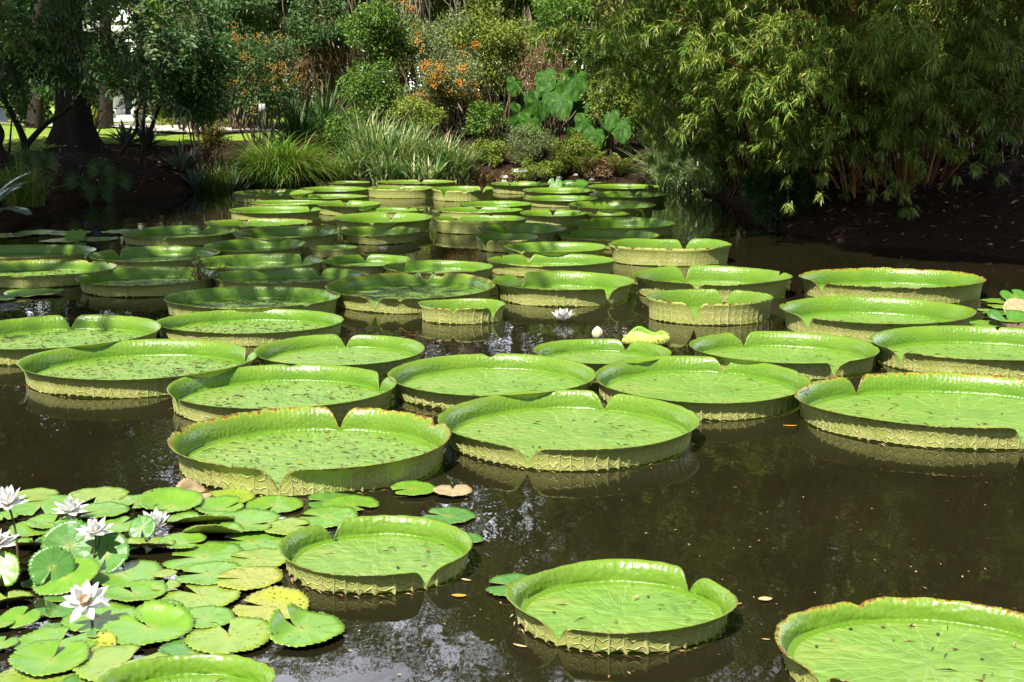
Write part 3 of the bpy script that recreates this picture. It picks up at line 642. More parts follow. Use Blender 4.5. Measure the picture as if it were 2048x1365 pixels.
SPD = [
 ('yellowish pad at the far left of the cluster, behind the leftmost flower', 67, 991, 79, 250, 'pad_y', {}),
 ('broad green pad between the two leftmost flowers', 82, 1011, 112, 285, 'pad', {}),
 ('round yellow green pad at the top of the cluster with a twig', 196, 991, 100, 265, 'pad_y', {}),
 ('green pad with a bottom notch right of the twig bearing one', 273, 1004, 87, 262, 'pad', {}),
 ('green pad partly behind the second flower from left', 205, 1021, 90, 210, 'pad', {}),
 ('small orange yellow pad at the water edge of the cluster', 318, 988, 56, 90, 'pad_b', {}),
 ('large glossy pad behind the half closed flower', 342, 1015, 108, 240, 'pad', dict(cup=.25, tilt=7)),
 ('pad with raised back edge under the brown edged giant pad', 441, 1018, 84, 20, 'pad', dict(cup=.18, tilt=5)),
 ('pad with its front edge curled up, right of the half closed flower', 403, 1040, 110, 100, 'pad', dict(fold=1.1, fdir=285, fedge=.1)),
 ('brown curled dead pad beneath the giant pad wall', 386, 990, 66, 40, 'pad_dry', dict(fold=1.6, fdir=140, fedge=.0)),
 ('dull yellow flat pad touching the brown curled one', 452, 995, 92, 170, 'pad_y', {}),
 ('lone round pad on dark water just before the giant pad notch', 550, 1010, 93, 250, 'pad', dict(tilt=3)),
 ('large pad with a brown eye in the middle of the cluster', 489, 1048, 127, 350, 'pad', dict(cup=.08)),
 ('speckled pad against the left wall of the low centre giant pad', 577, 1054, 88, 20, 'pad_y', {}),
 ('folded pad showing its toothed front edge and dark shadow', 427, 1063, 104, 95, 'pad', dict(fold=1.2, fdir=275, fedge=.12)),
 ('pad with a left slit and a twig on it', 506, 1083, 124, 170, 'pad', {}),
 ('wide pad with a left slit at the middle of the cluster', 407, 1114, 138, 178, 'pad', {}),
 ('pad with a left slit tucked behind the wide giant pad wall', 516, 1117, 113, 175, 'pad_y', {}),
 ('green pad with a long left slit behind the yellow speckled one', 420, 1147, 111, 178, 'pad', {}),
 ('yellow speckled round pad with a left slit', 497, 1155, 114, 195, 'pad_b', {}),
 ('large round speckled pad right of the yellow centred flower', 403, 1191, 134, 140, 'pad_y', {}),
 ('pad with a back left slit above the yellow centred flower', 251, 1148, 123, 120, 'pad', {}),
 ('pad with upturned rim right of the yellow centred flower', 270, 1188, 104, 130, 'pad', dict(cup=.12)),
 ('folded yellow green shiny pad left of the wide slit pad', 290, 1090, 96, 95, 'pad_y', dict(fold=1.0, fdir=280, fedge=.1)),
 ('pad tucked behind the folded shiny one', 364, 1085, 80, 340, 'pad', dict(cup=.1)),
 ('pad behind the third flower from left', 238, 1050, 76, 60, 'pad', {}),
 ('pad behind the stem of the leftmost flower', 66, 1064, 80, 90, 'pad', dict(cup=.15)),
 ('pad with a shiny folded edge by the leftmost stem', 66, 1086, 74, 100, 'pad', dict(fold=.9, fdir=270, fedge=.2)),
 ('green pad behind the upright leaves', 104, 1047, 82, 80, 'pad', dict(cup=.1)),
 ('pad cut by the left edge below the leftmost flower', 6, 1032, 48, 300, 'pad', {}),
 ('half raised pad below the upright leaves', 132, 1153, 112, 130, 'pad', dict(tilt=14, roll=-12, z=.04)),
 ('pad shaded by the yellow centred flower', 205, 1236, 126, 150, 'pad', {}),
 ('large pad with one lobe standing up, centre front', 298, 1255, 150, 128, 'pad', dict(fold=1.1, fdir=75, fedge=.15, z=.02)),
 ('pad behind the lobe that stands up', 330, 1224, 100, 45, 'pad', {}),
 ('pad dotted with black specks right of the standing lobe', 413, 1235, 96, 200, 'pad', {}),
 ('yellow browning pad with black dots and an upturned back', 543, 1214, 134, 165, 'pad_b', dict(fold=.8, fdir=60, fedge=.2)),
 ('pad at the right end of the cluster with a folded left flap', 606, 1257, 142, 150, 'pad', dict(fold=1.5, fdir=165, fedge=.2, z=.022)),
 ('yellow green pad with a back notch, second from right at front', 458, 1271, 148, 110, 'pad_y', {}),
 ('pad tilted up at the left edge, lower half of cluster', 41, 1234, 66, 70, 'pad', dict(tilt=12, z=.025)),
 ('pad cut by the left edge, middle of lower half', -4, 1245, 58, 30, 'pad', {}),
 ('small green pad left of the yellow centred flower', 80, 1226, 46, 250, 'pad_d', {}),
 ('dull half drowned pad folded over, left of the yellow centred flower', 113, 1223, 56, 200, 'pad_d', dict(fold=1.6, fdir=180, fedge=.1)),
 ('yellow pad with a steep raised edge at the left margin', 16, 1198, 80, 120, 'pad_y', dict(fold=.8, fdir=300, fedge=.1)),
 ('tiny heart shaped pad in the dark gap at left', 104, 1251, 29, 95, 'pad_d', dict(gap=.4)),
 ('tiny dark heart pad below the flower shaded one', 193, 1267, 35, 95, 'pad_d', dict(gap=.35)),
 ('crinkled golden pad between the lower left pads', 195, 1292, 70, 200, 'pad_b', dict(fold=1.1, fdir=60, fedge=.1)),
 ('broad pad with a deep back notch, behind the lowest whole one', 116, 1284, 134, 68, 'pad', dict(gap=.3)),
 ('lowest whole pad at left with black specks', 101, 1320, 132, 78, 'pad', dict(cup=.12, tilt=4, z=.022)),
 ('large yellow green pad behind the lowest giant pad', 245, 1327, 166, 60, 'pad_y', dict(gap=.3)),
 ('pad cut by the left edge near the bottom corner', 4, 1286, 52, 80, 'pad', {}),
 ('long yellow pad at the bottom left corner', 68, 1358, 150, 30, 'pad_y', {}),
 ('blue green pad with a back notch behind the lowest giant pad', 392, 1304, 130, 92, 'pad_d', dict(gap=.26)),
 ('blue green pad at the bottom edge left of the lowest giant pad', 165, 1362, 64, 90, 'pad_d', {}),
 ('tiny pale pad beside the yellow rounded ones', 328, 1146, 42, 160, 'pad_y', {}),
 ('small pair lobed yellow pad in the middle of the cluster', 331, 1170, 50, 100, 'pad_y', {}),
 ('flat pad right of the lone round one, cut by a twig', 662, 1001, 86, 190, 'pad_d', {}),
 ('pad overlapping the twig cut one at right', 702, 1008, 92, 320, 'pad', {}),
 ('pad with a left slit before the low centre giant pad', 654, 1033, 106, 172, 'pad', {}),
 ('green pad under the right end of the brown edged giant pad', 827, 977, 78, 200, 'pad', {}),
 ('pale brown tattered pad right of the brown edged giant pad', 905, 980, 64, 90, 'pad_dry', {}),
 ('single pad in open water at centre with a left slit', 896, 1032, 93, 160, 'pad_d', {}),
 ('pad peeping out behind the right wall of the low centre giant pad', 928, 1078, 66, 300, 'pad_d', {}),
 ('pad half hidden behind the bottom centre giant pad', 1034, 1170, 110, 175, 'pad_d', {}),
 ('tiny round pad behind the folded right end one', 632, 1231, 36, 90, 'pad', {}),
 ('hanging pad showing its veined underside by the leftmost stem', 58, 1130, 64, 90, 'pad_y', dict(tilt=-28, z=.04)),
 ('flat pad in the dark gap under the upright leaves', 70, 1166, 46, 90, 'pad_d', {}),
 ('brownish sunken pad left of the yellow centred flower stem', 130, 1190, 70, 170, 'pad_d', dict(z=.006)),
 ('tallest upright glossy leaf in the left cluster', 140, 1092, 92, 285, 'pad_d', dict(tilt=62, roll=10, z=.085, ow=.2)),
 ('upright dark glossy leaf leaning at the left of the tallest', 104, 1136, 74, 290, 'pad_d', dict(tilt=58, roll=35, z=.07, ow=.2)),
 ('upright leaf with a shadow right of the tallest', 212, 1110, 82, 260, 'pad_d', dict(tilt=42, roll=-14, z=.06, ow=.2)),
 ('upright shiny leaf cut by the left edge', 2, 1142, 66, 280, 'pad', dict(tilt=55, z=.08, ow=.2)),
 ('leaf raised behind the half closed flower', 284, 1056, 48, 270, 'pad_d', dict(tilt=45, roll=-15, z=.05)),
]
G2 = 'flat lily pads at far left'; G3 = 'lily pads at the right edge'; G4 = 'lily pads at the far bank'
FARP = [
 ('flat pad nearest the violet flower', 196, 478, 74, 20, 'pad_d', G2, {}), ('flat pad behind the violet flower', 140, 466, 70, 200, 'pad', G2, {}),
 ('pad with a raised edge left of the violet flower stem', 150, 472, 34, 90, 'pad', G2, dict(tilt=40, z=.05)),
 ('yellowish flat pad in front of the raised edge one', 118, 482, 66, 40, 'pad_y', G2, {}), ('flat pad left of the yellowish one', 68, 466, 80, 180, 'pad', G2, {}),
 ('flat pad reaching the leftmost giant pad lobes', 238, 464, 66, 200, 'pad_d', G2, {}), ('pad by the blue fronds at the left edge', 22, 472, 70, 10, 'pad_y', G2, {}),
 ('bright flat pad under the yellow walled giant pad', 72, 585, 100, 10, 'pad', G2, {}), ('darker flat pad at the left edge under the yellow walled one', 0, 596, 60, 10, 'pad_d', G2, {}),
 ('green pad touching the brown toothed giant pad', 1992, 602, 52, 190, 'pad', G3, {}), ('tilted green pad at the right edge, topmost', 2030, 592, 48, 100, 'pad_d', G3, dict(tilt=22, z=.05)),
 ('yellow narrow pad in the right edge group', 2000, 613, 42, 190, 'pad_y', G3, {}), ('dried tan pad standing up at the right edge', 2036, 620, 48, 270, 'pad_dry', G3, dict(tilt=48, z=.07)),
 ('deep green flat pad at middle of the right edge group', 1992, 626, 44, 20, 'pad_d', G3, {}), ('glossy wavy pad at the right edge, nearest', 2020, 644, 76, 100, 'pad_d', G3, dict(cup=.3, tilt=8, z=.03)),
 ('thin pad along the back lip of the right edge giant pad', 1972, 648, 66, 170, 'pad', G3, {}), ('pale yellow pad behind the curled lip giant pad', 1968, 620, 26, 170, 'pad_y', G3, {}),
 ('upright heart shaped pad among the far white flowers', 1110, 369, 26, 90, 'pad_d', G4, dict(tilt=60, z=.08)), ('pad left of the far upright heart', 1074, 362, 40, 90, 'pad', G4, {}),
 ('pad right of the far upright heart', 1150, 366, 44, 90, 'pad_d', G4, dict(tilt=12, z=.03)), ('pad by the rightmost white flower pair', 1330, 371, 46, 90, 'pad_d', G4, {}),
 ('pad under the far white flower group', 1026, 366, 50, 90, 'pad', G4, {}), ('pad between far pads and the fern bank', 1196, 364, 40, 90, 'pad', G4, {}),
]
for k, (lb, cx, cy, w, na, mt, op) in enumerate(SPD):
    op = dict(op); op.setdefault('z', .007+.0034*(k % 5)+(.004 if mt == 'pad_y' else 0)); op.setdefault('tilt', random.uniform(-1, 2.5)); op.setdefault('roll', random.uniform(-1.5, 1.5)); small_pad(lb, cx, cy, w, na, mt, **op)
for k, (lb, cx, cy, w, na, mt, gr, op) in enumerate(FARP):
    op = dict(op); op.setdefault('z', .008+.004*(k % 3)); small_pad(lb, cx, cy, w, na, mt, group=gr, seg=72, **op)

# ------------------------------------------------------------ water lily flowers
def petal_mesh(mat):
    mb = MB(); ns, nu = 7, 5; P = []
    for a in range(ns):
        t = a/(ns-1); wd = .235*math.sin(PI*min(1, .12+t*.88))**.75*(1-.15*t)
        if a == ns-1: wd = .012
        for b in range(nu):
            s = b/(nu-1)*2-1; P.append((s*wd, t, .16*t*t-.10*t+.30*wd*s*s))
    T = np.array(P); B = T.copy(); B[:, 2] -= .014
    q = np.array([(a*nu+b, a*nu+b+1, (a+1)*nu+b+1, (a+1)*nu+b) for a in range(ns-1) for b in range(nu-1)]); n0 = ns*nu
    bd = [b for b in range(nu)]+[a*nu+nu-1 for a in range(1, ns)]+[(ns-1)*nu+b for b in range(nu-2, -1, -1)]+[a*nu for a in range(ns-2, 0, -1)]
    e = np.array([(bd[i], bd[(i+1) % len(bd)], bd[(i+1) % len(bd)]+n0, bd[i]+n0) for i in range(len(bd))])
    mb.add(np.concatenate([T, B]), np.concatenate([q, q[:, ::-1]+n0, e])); return mb.mesh('petal', M[mat])
PM = {k: petal_mesh(k) for k in ('petal', 'petal_p', 'petal_v')}
def flower(label, px, py, wpx, Pbase, tilt=0, yaw=0, rings=((7, 8), (6, 38), (5, 66)), mat='petal', stem=None, stam=True, group='white water lilies', seed=1, merged=False):
    rs = random.Random(seed)
    L = wpx/2*depth(Pbase)/FPX
    root = empty('water_lily', Pbase, label, 'water lily', group)
    Rt = Matrix.Rotation(RAD(yaw), 4, 'Z') @ Matrix.Rotation(RAD(tilt), 4, 'X')
    k = 0
    for ri, (n_, el) in enumerate(rings):
        for i in range(n_):
            az = (i+.5*ri+rs.uniform(-.2, .2))*2*PI/n_; e = RAD(el+rs.uniform(-7, 7)); s = L*(1-.1*ri)*rs.uniform(.9, 1.08)
            o = bpy.data.objects.new('petal', PM[mat]); COL.objects.link(o); o.parent = root
            o.matrix_local = Rt @ Matrix.Rotation(az, 4, 'Z') @ Matrix.Translation((0, .07*L, .02*L*ri)) @ Matrix.Rotation(e, 4, 'X') @ Matrix.Scale(s, 4)
    if stam:
        mb = MB(); n_ = 60; a = RNG.random(n_)*2*PI; r = RNG.random(n_)**.5*.16*L; D = np.stack([np.cos(a)*.35, np.sin(a)*.35, np.ones(n_)], 1)
        leaves(mb, np.stack([r*np.cos(a), r*np.sin(a), np.full(n_, .03*L)], 1), D, rv(n_), (.34 if tilt > 20 else .2)*L, .07*L, LANCE)
        o = mb.build('stamens', M['stamen'], root); o.matrix_local = Rt
    if stem is not None:
        b = Vector(stem)-Vector(Pbase); mb = MB(); t = np.linspace(0, 1, 9)[:, None]
        P = np.array(b)*t+np.array([0.006, 0, 0])*np.sin(t*PI)*3*(1-t); tube(mb, P, .0042, 8); mb.build('stem', M['stem'], root)
    return root
def fl(label, px, py, w, sx, sy_, **k):
    S = at(sx, sy_, 0); P = atY(px, py, S.y); flower(label, px, py, w, P, stem=(S.x, S.y, -.05), **k)
fl('leftmost tall white lily on a long dark stem', 16, 1010, 84, 38, 1118, seed=2, tilt=6, yaw=20, rings=((8, 8), (6, 48), (5, 72)))
fl('white lily second from left above the broad pads', 140, 1024, 74, 146, 1052, seed=3, tilt=4, rings=((7, 4), (6, 38), (6, 76)))
fl('white lily on a stem beside the upright leaves', 190, 1066, 74, 172, 1142, seed=4, tilt=8, yaw=-10, rings=((8, 6), (5, 36), (6, 78)))
flower('half closed white lily lying on the water, tipped to the right', 318, 1052, 76, at(312, 1060, .012)+Vector((0, 0, .01)), tilt=12, yaw=8, rings=((8, 38), (7, 60), (6, 78)), seed=5)
bpy.data.objects[-1]
fl('open white lily facing us with a yellow centre', 171, 1206, 96, 186, 1258, seed=6, tilt=34, yaw=0, rings=((7, 4), (5, 30), (5, 62)))
fl('white lily cut by the left edge on a slanting stem', -6, 1090, 82, 20, 1172, seed=7, tilt=12, rings=((7, 6), (5, 40), (5, 70)))
def lyflower(label, px, py, w, mat, seed, rings, h=.0, stemmed=False, group=None):
    S = at(px, py, 0) if h == 0 else None
    if h == 0: P = S+Vector((0, 0, .012)); st = None
    else:
        P = at(px, py, h); st = (P.x, P.y, -.05)
    flower(label, px, py, w, P, mat=mat, seed=seed, rings=rings, stem=st, stam=False, group=group or 'white water lilies')
lyflower('white giant lily flower standing reflected in dark centre water', 1127, 645, 58, 'petal', 11, ((9, 34), (7, 56), (6, 74)), group='giant lily flowers')
lyflower('ragged pale flower left of the orange reflection', 765, 506, 26, 'petal_p', 12, ((7, 40), (7, 62), (5, 78)), group='giant lily flowers')
lyflower('pale pink flower before the far bright walled pads', 927, 402, 18, 'petal_p', 13, ((7, 35), (6, 60), (5, 78)), group='giant lily flowers')
for q, (lb, x, y, w, hh) in enumerate([
 ('leftmost white lily of the far bank group', 1010, 357, 17, 0.10), ('upper left white lily of the far pair', 1033, 345, 19, .22), ('upper right white lily of the far pair', 1048, 345, 19, .20), ('low white lily behind the far two lobed pad', 1008, 366, 17, .05),
 ('white lily left of the far upright heart pad', 1118, 358, 14, .14), ('white lily low beside the far upright heart pad', 1138, 370, 16, .05), ('highest white lily right of the far upright heart pad', 1151, 352, 13, .2), ('white lily right of the highest far one', 1184, 362, 14, .1),
 ('left white lily of the pair by the long sword leaves', 1322, 367, 13, .06), ('right white lily of the pair by the long sword leaves', 1338, 364, 15, .1)]):
    lyflower(lb, x, y, w, 'petal', 20+q, ((8, 15), (7, 48)), h=hh, stemmed=True, group='white lilies at the far bank')
lyflower('upper pale violet lily on a thin stem at far left', 170, 450, 11, 'petal_v', 40, ((7, 35), (6, 60)), h=.22, group='violet water lilies')
lyflower('lower deep violet lily by the far left pads', 195, 470, 15, 'petal_v', 41, ((7, 35), (6, 60)), h=.06, group='violet water lilies')
def bud(label, px, py, w, h_):
    P = at(px, py); s = w/2*depth(P)/FPX; mb = MB(); seg = 20; prof = [(.0, -.3), (.55, -.2), (.92, .25), (1, .7), (.86, 1.15), (.5, 1.5), (.12, 1.75), (0, 1.8)]
    th = np.arange(seg)*2*PI/seg; V = np.array([[(r*s*(1+.06*math.cos(4*t))*math.cos(t), r*s*(1+.06*math.cos(4*t))*math.sin(t), z*s*h_) for t in th] for r, z in prof])
    i = np.arange(len(prof)-1)[:, None]*seg; j = np.arange(seg)[None]; j2 = (j+1) % seg
    mb.add(V.reshape(-1, 3), np.stack([i+j, i+j2, i+seg+j2, i+seg+j], -1).reshape(-1, 4)); o = mb.build('lily_bud', M['bud']); o.location = P; tag(o, label, 'flower bud')
bud('round cream lily bud left of the crumpled young leaf', 1195, 676, 22, 1.2)
bud('dark pointed lily bud in front of the crumpled young leaf', 1327, 690, 13, 1.5)
def fallen(label, px, py, w, az, mat, z=.004, curl=.15, ratio=.5):
    P = at(px, py, z); L = w*depth(P)/FPX; mb = MB(); ns, nu = 8, 5; V = []
    for a in range(ns):
        t = a/(ns-1); wd = max(.02, ratio*math.sin(PI*(t*.92+.06))**.8)/2
        for b in range(nu):
            s = b/(nu-1)*2-1; V.append(((t-.5)*L, s*wd*L, L*(curl*abs(s)*wd+curl*(t-.5)**2)))
    mb.add(V, [(a*nu+b, a*nu+b+1, (a+1)*nu+b+1, (a+1)*nu+b) for a in range(ns-1) for b in range(nu-1)])
    o = mb.build('fallen_leaf', M[mat]); o.location = P; o.rotation_euler = (0, 0, RAD(az)); sm = o.modifiers.new('thickness', 'SOLIDIFY'); sm.thickness = .0008
    tag(o, label, 'fallen leaf')
fallen('tan fallen leaf alone on open brown water at right', 1531, 1199, 29, 10, 'tanleaf', ratio=.75)
fallen('orange fallen leaf by the low centre giant pad', 918, 1192, 30, 175, 'orleaf')
fallen('small brown fallen leaf right of the orange one', 931, 1160, 26, 150, 'tanleaf', ratio=.3)
fallen('pale fallen leaf strip under the bottom centre giant pad wall', 1040, 1292, 32, 150, 'tanleaf', ratio=.25)
fallen('brown fallen leaf right of the bottom centre giant pad', 1478, 1208, 14, 20, 'orleaf', ratio=.4)
fallen('orange sliver leaf between the two right giant pads', 1580, 852, 28, 175, 'orleaf', ratio=.22)
fallen('yellow sliver leaf near the right corner water', 1532, 1279, 17, 170, 'tanleaf', ratio=.25)
fallen('pale leaf on the water left of the torn giant pad', 1500, 1140, 13, 170, 'tanleaf', ratio=.3) if False else None
fallen('dark curled leaf on the brown edged giant pad floor', 578, 930, 14, 200, 'post', z=.026, ratio=.5, curl=.5)
fallen('brown curled leaf on the brown edged giant pad floor', 597, 925, 12, 160, 'orleaf', z=.026, ratio=.6, curl=.5)
fallen('tan blade leaf on the bottom centre giant pad floor', 1272, 1194, 20, 40, 'tanleaf', z=.026, ratio=.3, curl=.3)
fleck = MB(); nf = 420; fx = RNG.uniform(20, 2030, nf); fy = 560+800*RNG.random(nf)**1.2
for x, y in zip(fx, fy):
    p = at(x, y, .003)
    if all(((p.x-f[0])**2+((p.y-f[1])/f[3])**2)**.5 > f[2]*1.05 for f in fits):
        a = RNG.random()*6.28; leaves(fleck, [list(p)], [(math.cos(a), math.sin(a), 0)], [(0, 0, 1.)], RNG.uniform(.008, .022), RNG.uniform(.004, .008), LANCE, 0, [RNG.uniform(.5, 1)])
for g, f in zip(GP, fits):
    if g[4] > 600:
        for _ in range(26):
            t = -PI/2+RNG.normal(0, .75); r = f[2]*RNG.uniform(1.005, 1.05); a = t+PI/2+RNG.normal(0, .35)
            leaves(fleck, [(f[0]+r*math.cos(t), f[1]+r*math.sin(t)*f[3], .004)], [(math.cos(a), math.sin(a), 0)], [(0, 0, 1.)], RNG.uniform(.012, .045), RNG.uniform(.004, .008), LANCE, 0, [RNG.uniform(.3, 1)])
tag(fleck.build('floating_specks', M['litter']), 'tiny pale leaf scraps floating on the open water', 'plant litter', kind='stuff')
# ------------------------------------------------------------ plants
def G(x, y): return float(gz(x, y))
def cloud(mb, C, Rd, n, L, Wd, tm=LANCE, droop=.3, up=.7, mi=0, flat=.75, out=.7, rnd=None, shell=2.4):
    C = np.asarray(C, float); Rd = np.broadcast_to(Rd, len(C))
    p = Rd**2/np.sum(Rd**2); idx = RNG.choice(len(C), n, p=p)
    u = rv(n); r = RNG.random(n)**(1/shell)
    P = C[idx]+u*(r*Rd[idx])[:, None]*np.array([1, 1, flat])
    D = u*out+rv(n)*.75+np.array([0, 0, -droop]); N = rv(n)*.6+np.array([0, 0, up])
    s = RNG.uniform(.7, 1.25, n)
    base = RNG.random(len(C))
    rr = np.clip(base[idx]*.45+RNG.random(n)*.6, 0, 1) if rnd is None else rnd
    leaves(mb, P, D, N, L*s, Wd*s, tm, mi, rr)
def curve(a, b, sag=.0, wig=.06, n=8):
    a, b = np.array(a, float), np.array(b, float); t = np.linspace(0, 1, n)[:, None]; d = np.linalg.norm(b-a)
    w = RNG.normal(0, 1, (2, 3))
    return a+(b-a)*t+np.array([0, 0, sag])*np.sin(t*PI)*d+(w[0]*np.sin(t*PI)+w[1]*np.sin(t*2*PI)*.6)*wig*d
def trunkmesh(pts, r, seg=18, flare=1.0, mi=0):
    mb = MB(); P = np.asarray(pts, float); n = len(P); th = np.arange(seg)*2*PI/seg; V = []
    ph = RNG.random(3)*6
    z0 = P[0, 2]
    for k in range(n):
        q = r[k]*(1+.07*np.sin(th*3+ph[0])+.05*np.sin(th*5+ph[1]+k*.2)+.04*np.sin(th*9+ph[2]))*(1+flare*np.exp(-(P[k, 2]-z0)/.28)*(.45+.25*np.sin(th*5+ph[1])))
        V.append(np.stack([P[k, 0]+q*np.cos(th), P[k, 1]+q*np.sin(th), np.full(seg, P[k, 2])], -1))
    i = np.arange(n-1)[:, None]*seg; j = np.arange(seg)[None]; j2 = (j+1) % seg
    mb.add(np.concatenate(V), np.stack([i+j, i+j2, i+seg+j2, i+seg+j], -1).reshape(-1, 4)); mb.add(V[-1], [list(range(seg))])
    return mb
def tree(label, x, y, r, th, crown, nl, mat, L=.12, Wd=.05, bark='bark_d', tm=LANCE, lean=(0, 0), clumps=16, cr=.95, droop=.35, moss=0, flare=1.0, cat='tree', name='tree', group=None, extra=(), seed=0):
    z = G(x, y)-.08; root = empty(name, (x, y, z), label, cat, group)
    k = 14; t = np.linspace(0, 1, k)
    P = np.stack([lean[0]*t+.05*r*np.sin(t*5), lean[1]*t, th*t**1.4], 1)
    trunkmesh(P, r*(1-.45*t), flare=flare).build('trunk', M[bark], root)
    cx, cy, cz, rx, ry, rz = crown
    C = rv(clumps)*RNG.random((clumps, 1))**.4*np.array([rx, ry, rz])+np.array([cx-x, cy-y, cz-z])
    if len(extra): C = np.concatenate([C, np.array(extra, float)-np.array([x, y, z])])
    mb = MB()
    for c in C:
        s = P[int(k*RNG.uniform(.7, .98))]; tube(mb, curve(s, c, .05), np.linspace(r*.35, .012, 8), 6)
        for _ in range(2): tube(mb, curve(c, c+RNG.normal(0, cr*.5, 3), 0, .1, 5), np.linspace(.014, .004, 5), 4)
    mb.build('limbs', M[bark], root)
    mb = MB(); cloud(mb, C, cr*RNG.uniform(.7, 1.2, len(C)), nl, L, Wd, tm, droop); mb.build('crown', M[mat], root)
    if moss:
        mb = MB(); n = moss; c = C[RNG.integers(0, len(C), n)]; p = c+RNG.normal(0, .55*cr, (n, 3))
        hang(mb, p, 7); mb.build('hanging_moss', M['l_moss'], root)['kind'] = 'stuff'
    return root
def hang(mb, P, k, length=(.35, .9)):
    n = len(P); P = np.repeat(P, k, 0)+RNG.normal(0, .07, (n*k, 3)); D = np.tile([0, 0, -1.], (n*k, 1))+RNG.normal(0, .10, (n*k, 3))
    leaves(mb, P, D, rv(n*k), RNG.uniform(*length, n*k), RNG.uniform(.02, .05, n*k), NARROW)
def shrub(label, px, py, Y, wpx, hpx, mat, n, L=.07, Wd=.03, tm=LANCE, berries=0, bclump=None, clumps=26, cat='shrub', name='shrub', cr=.34, droop=.1, up=.6, group=None, bm='berry', bs=.016, stems=9, bark='twig', dep=.7):
    c = atY(px, py, Y); s = Y/FPX; rx, rz = wpx/2*s, hpx/2*s; x, y = c.x, c.y; z = G(x, y)
    root = empty(name, (x, y, z), label, cat, group)
    d = rv(clumps); C = d*RNG.random((clumps, 1))**.45*np.array([rx*.85, rx*dep, rz*.85])+np.array([0, 0, c.z-z])
    C[:, 2] = np.maximum(C[:, 2], .08); cr = cr*min(1.2, max(.35, min(rx, rz)))
    mb = MB()
    for k in range(min(stems, clumps)): tube(mb, curve((RNG.normal(0, .1), RNG.normal(0, .1), -.05), C[k], .02, .06), np.linspace(.022, .006, 8), 5)
    mb.build('stems', M[bark], root)
    mb = MB(); cloud(mb, C, cr*RNG.uniform(.7, 1.3, len(C)), n, L, Wd, tm, droop, up); mb.build('foliage', M[mat], root)
    if berries:
        mb = MB(); cc = C[RNG.choice(len(C), bclump or max(4, clumps//2), replace=False)]
        kc = max(6, berries//20); u = rv(kc); u[:, 1] -= .6; u = nrm(u); ctr = cc[RNG.integers(0, len(cc), kc)]+u*cr*RNG.uniform(.85, 1.15, (kc, 1))
        k = berries; p = ctr[RNG.integers(0, kc, k)]+RNG.normal(0, .05, (k, 3))
        o8 = np.array([(1, 0, 0), (-1, 0, 0), (0, 1, 0), (0, -1, 0), (0, 0, 1), (0, 0, -1)]); f8 = np.array([(0, 2, 4), (2, 1, 4), (1, 3, 4), (3, 0, 4), (2, 0, 5), (1, 2, 5), (3, 1, 5), (0, 3, 5)])
        V = p[:, None]+o8[None]*(bs*RNG.uniform(.7, 1.3, (k, 1, 1))); mb.add(V.reshape(-1, 3), (np.arange(k)[:, None, None]*6+f8[None]).reshape(-1, 3)); mb.build('berries', M[bm], root)['kind'] = 'stuff'
    return root
def tuft(label, x, y, n, L, Wd, mat, spread=.2, lean=(.15, .7), bend=(.6, 1.9), z=None, name='grass_clump', cat='grass clump', az=None, nseg=7, group=None, part='blades', pw=1.0, root_z=None):
    z = G(x, y) if root_z is None else root_z; root = empty(name, (x, y, z), label, cat, group)
    a = RNG.random(n)*2*PI if az is None else RNG.normal(az[0], az[1], n); r = spread*RNG.random(n)**.5; t = RNG.random(n)*2*PI
    sp = np.array(spread if isinstance(spread, tuple) else (1, 1)) if False else 1
    P = np.stack([r*np.cos(t), r*np.sin(t), np.full(n, -.03)], 1)
    mb = MB(); blades(mb, P, a, RNG.uniform(L*.6, L*1.15, n), Wd*RNG.uniform(.7, 1.2, n), RNG.uniform(*lean, n), RNG.uniform(*bend, n), nseg=nseg, pw=pw)
    mb.build(part, M[mat], root); return root
def bed(label, pts, n, L, Wd, mat, lean, bend, name, cat, part='leaves'):
    x0, y0 = pts[0][0], pts[0][1]; z0 = G(x0, y0); root = empty(name, (x0, y0, z0), label, cat)
    mb = MB()
    k = n//len(pts)
    for (x, y, s) in pts:
        a = RNG.random(k)*2*PI; r = .28*RNG.random(k)**.5; t = RNG.random(k)*6.28
        P = np.stack([x-x0+r*np.cos(t), y-y0+r*np.sin(t)*.6, np.full(k, max(.0, G(x, y))-z0-.03)], 1)
        blades(mb, P, a, s*RNG.uniform(L*.55, L*1.15, k), Wd*RNG.uniform(.7, 1.2, k), RNG.uniform(*lean, k), RNG.uniform(*bend, k)*(1+(RNG.random(k) < .12)), nseg=7)
    mb.build(part, M[mat], root); return root

# --- left: great shade tree, lawn, white pavilion, small trees
def rowpt(px, Y): return (px-1024)/FPX*Y*1.0
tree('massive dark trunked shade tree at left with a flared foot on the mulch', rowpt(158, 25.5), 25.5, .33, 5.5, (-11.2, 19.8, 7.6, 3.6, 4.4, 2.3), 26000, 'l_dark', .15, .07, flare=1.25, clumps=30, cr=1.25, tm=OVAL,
     extra=[(-8.4, 22, 3.9), (-7.2, 22.5, 4.1), (-9.4, 23, 3.8), (-8.8, 21.2, 4.6)])
tree('tree out on the left shore leaning over the near pads', -10.8, 6.0, .26, 5.2, (-5.50, 7.00, 8.5, 2.2, 1.5, 1.1), 5062, 'l_mid', .15, .07, clumps=17, cr=1.0, lean=(1.6, 0), tm=OVAL)
tree('tree out on the left shore leaning over the middle pads', -11.2, 10.6, .28, 5.4, (-5.10, 10.90, 8.6, 2.5, 2.0, 1.2), 4102, 'l_mid', .15, .07, clumps=24, cr=1.0, lean=(2.0, -.2), tm=OVAL)
tree('tree with one long bough far out over the pond from the left', -11.4, 12.4, .26, 6.4, (-2.30, 11.50, 9.0, 1.2, 1.5, .8), 4410, 'l_mid', .15, .07, clumps=10, cr=.95, lean=(2.6, -.6), tm=OVAL)
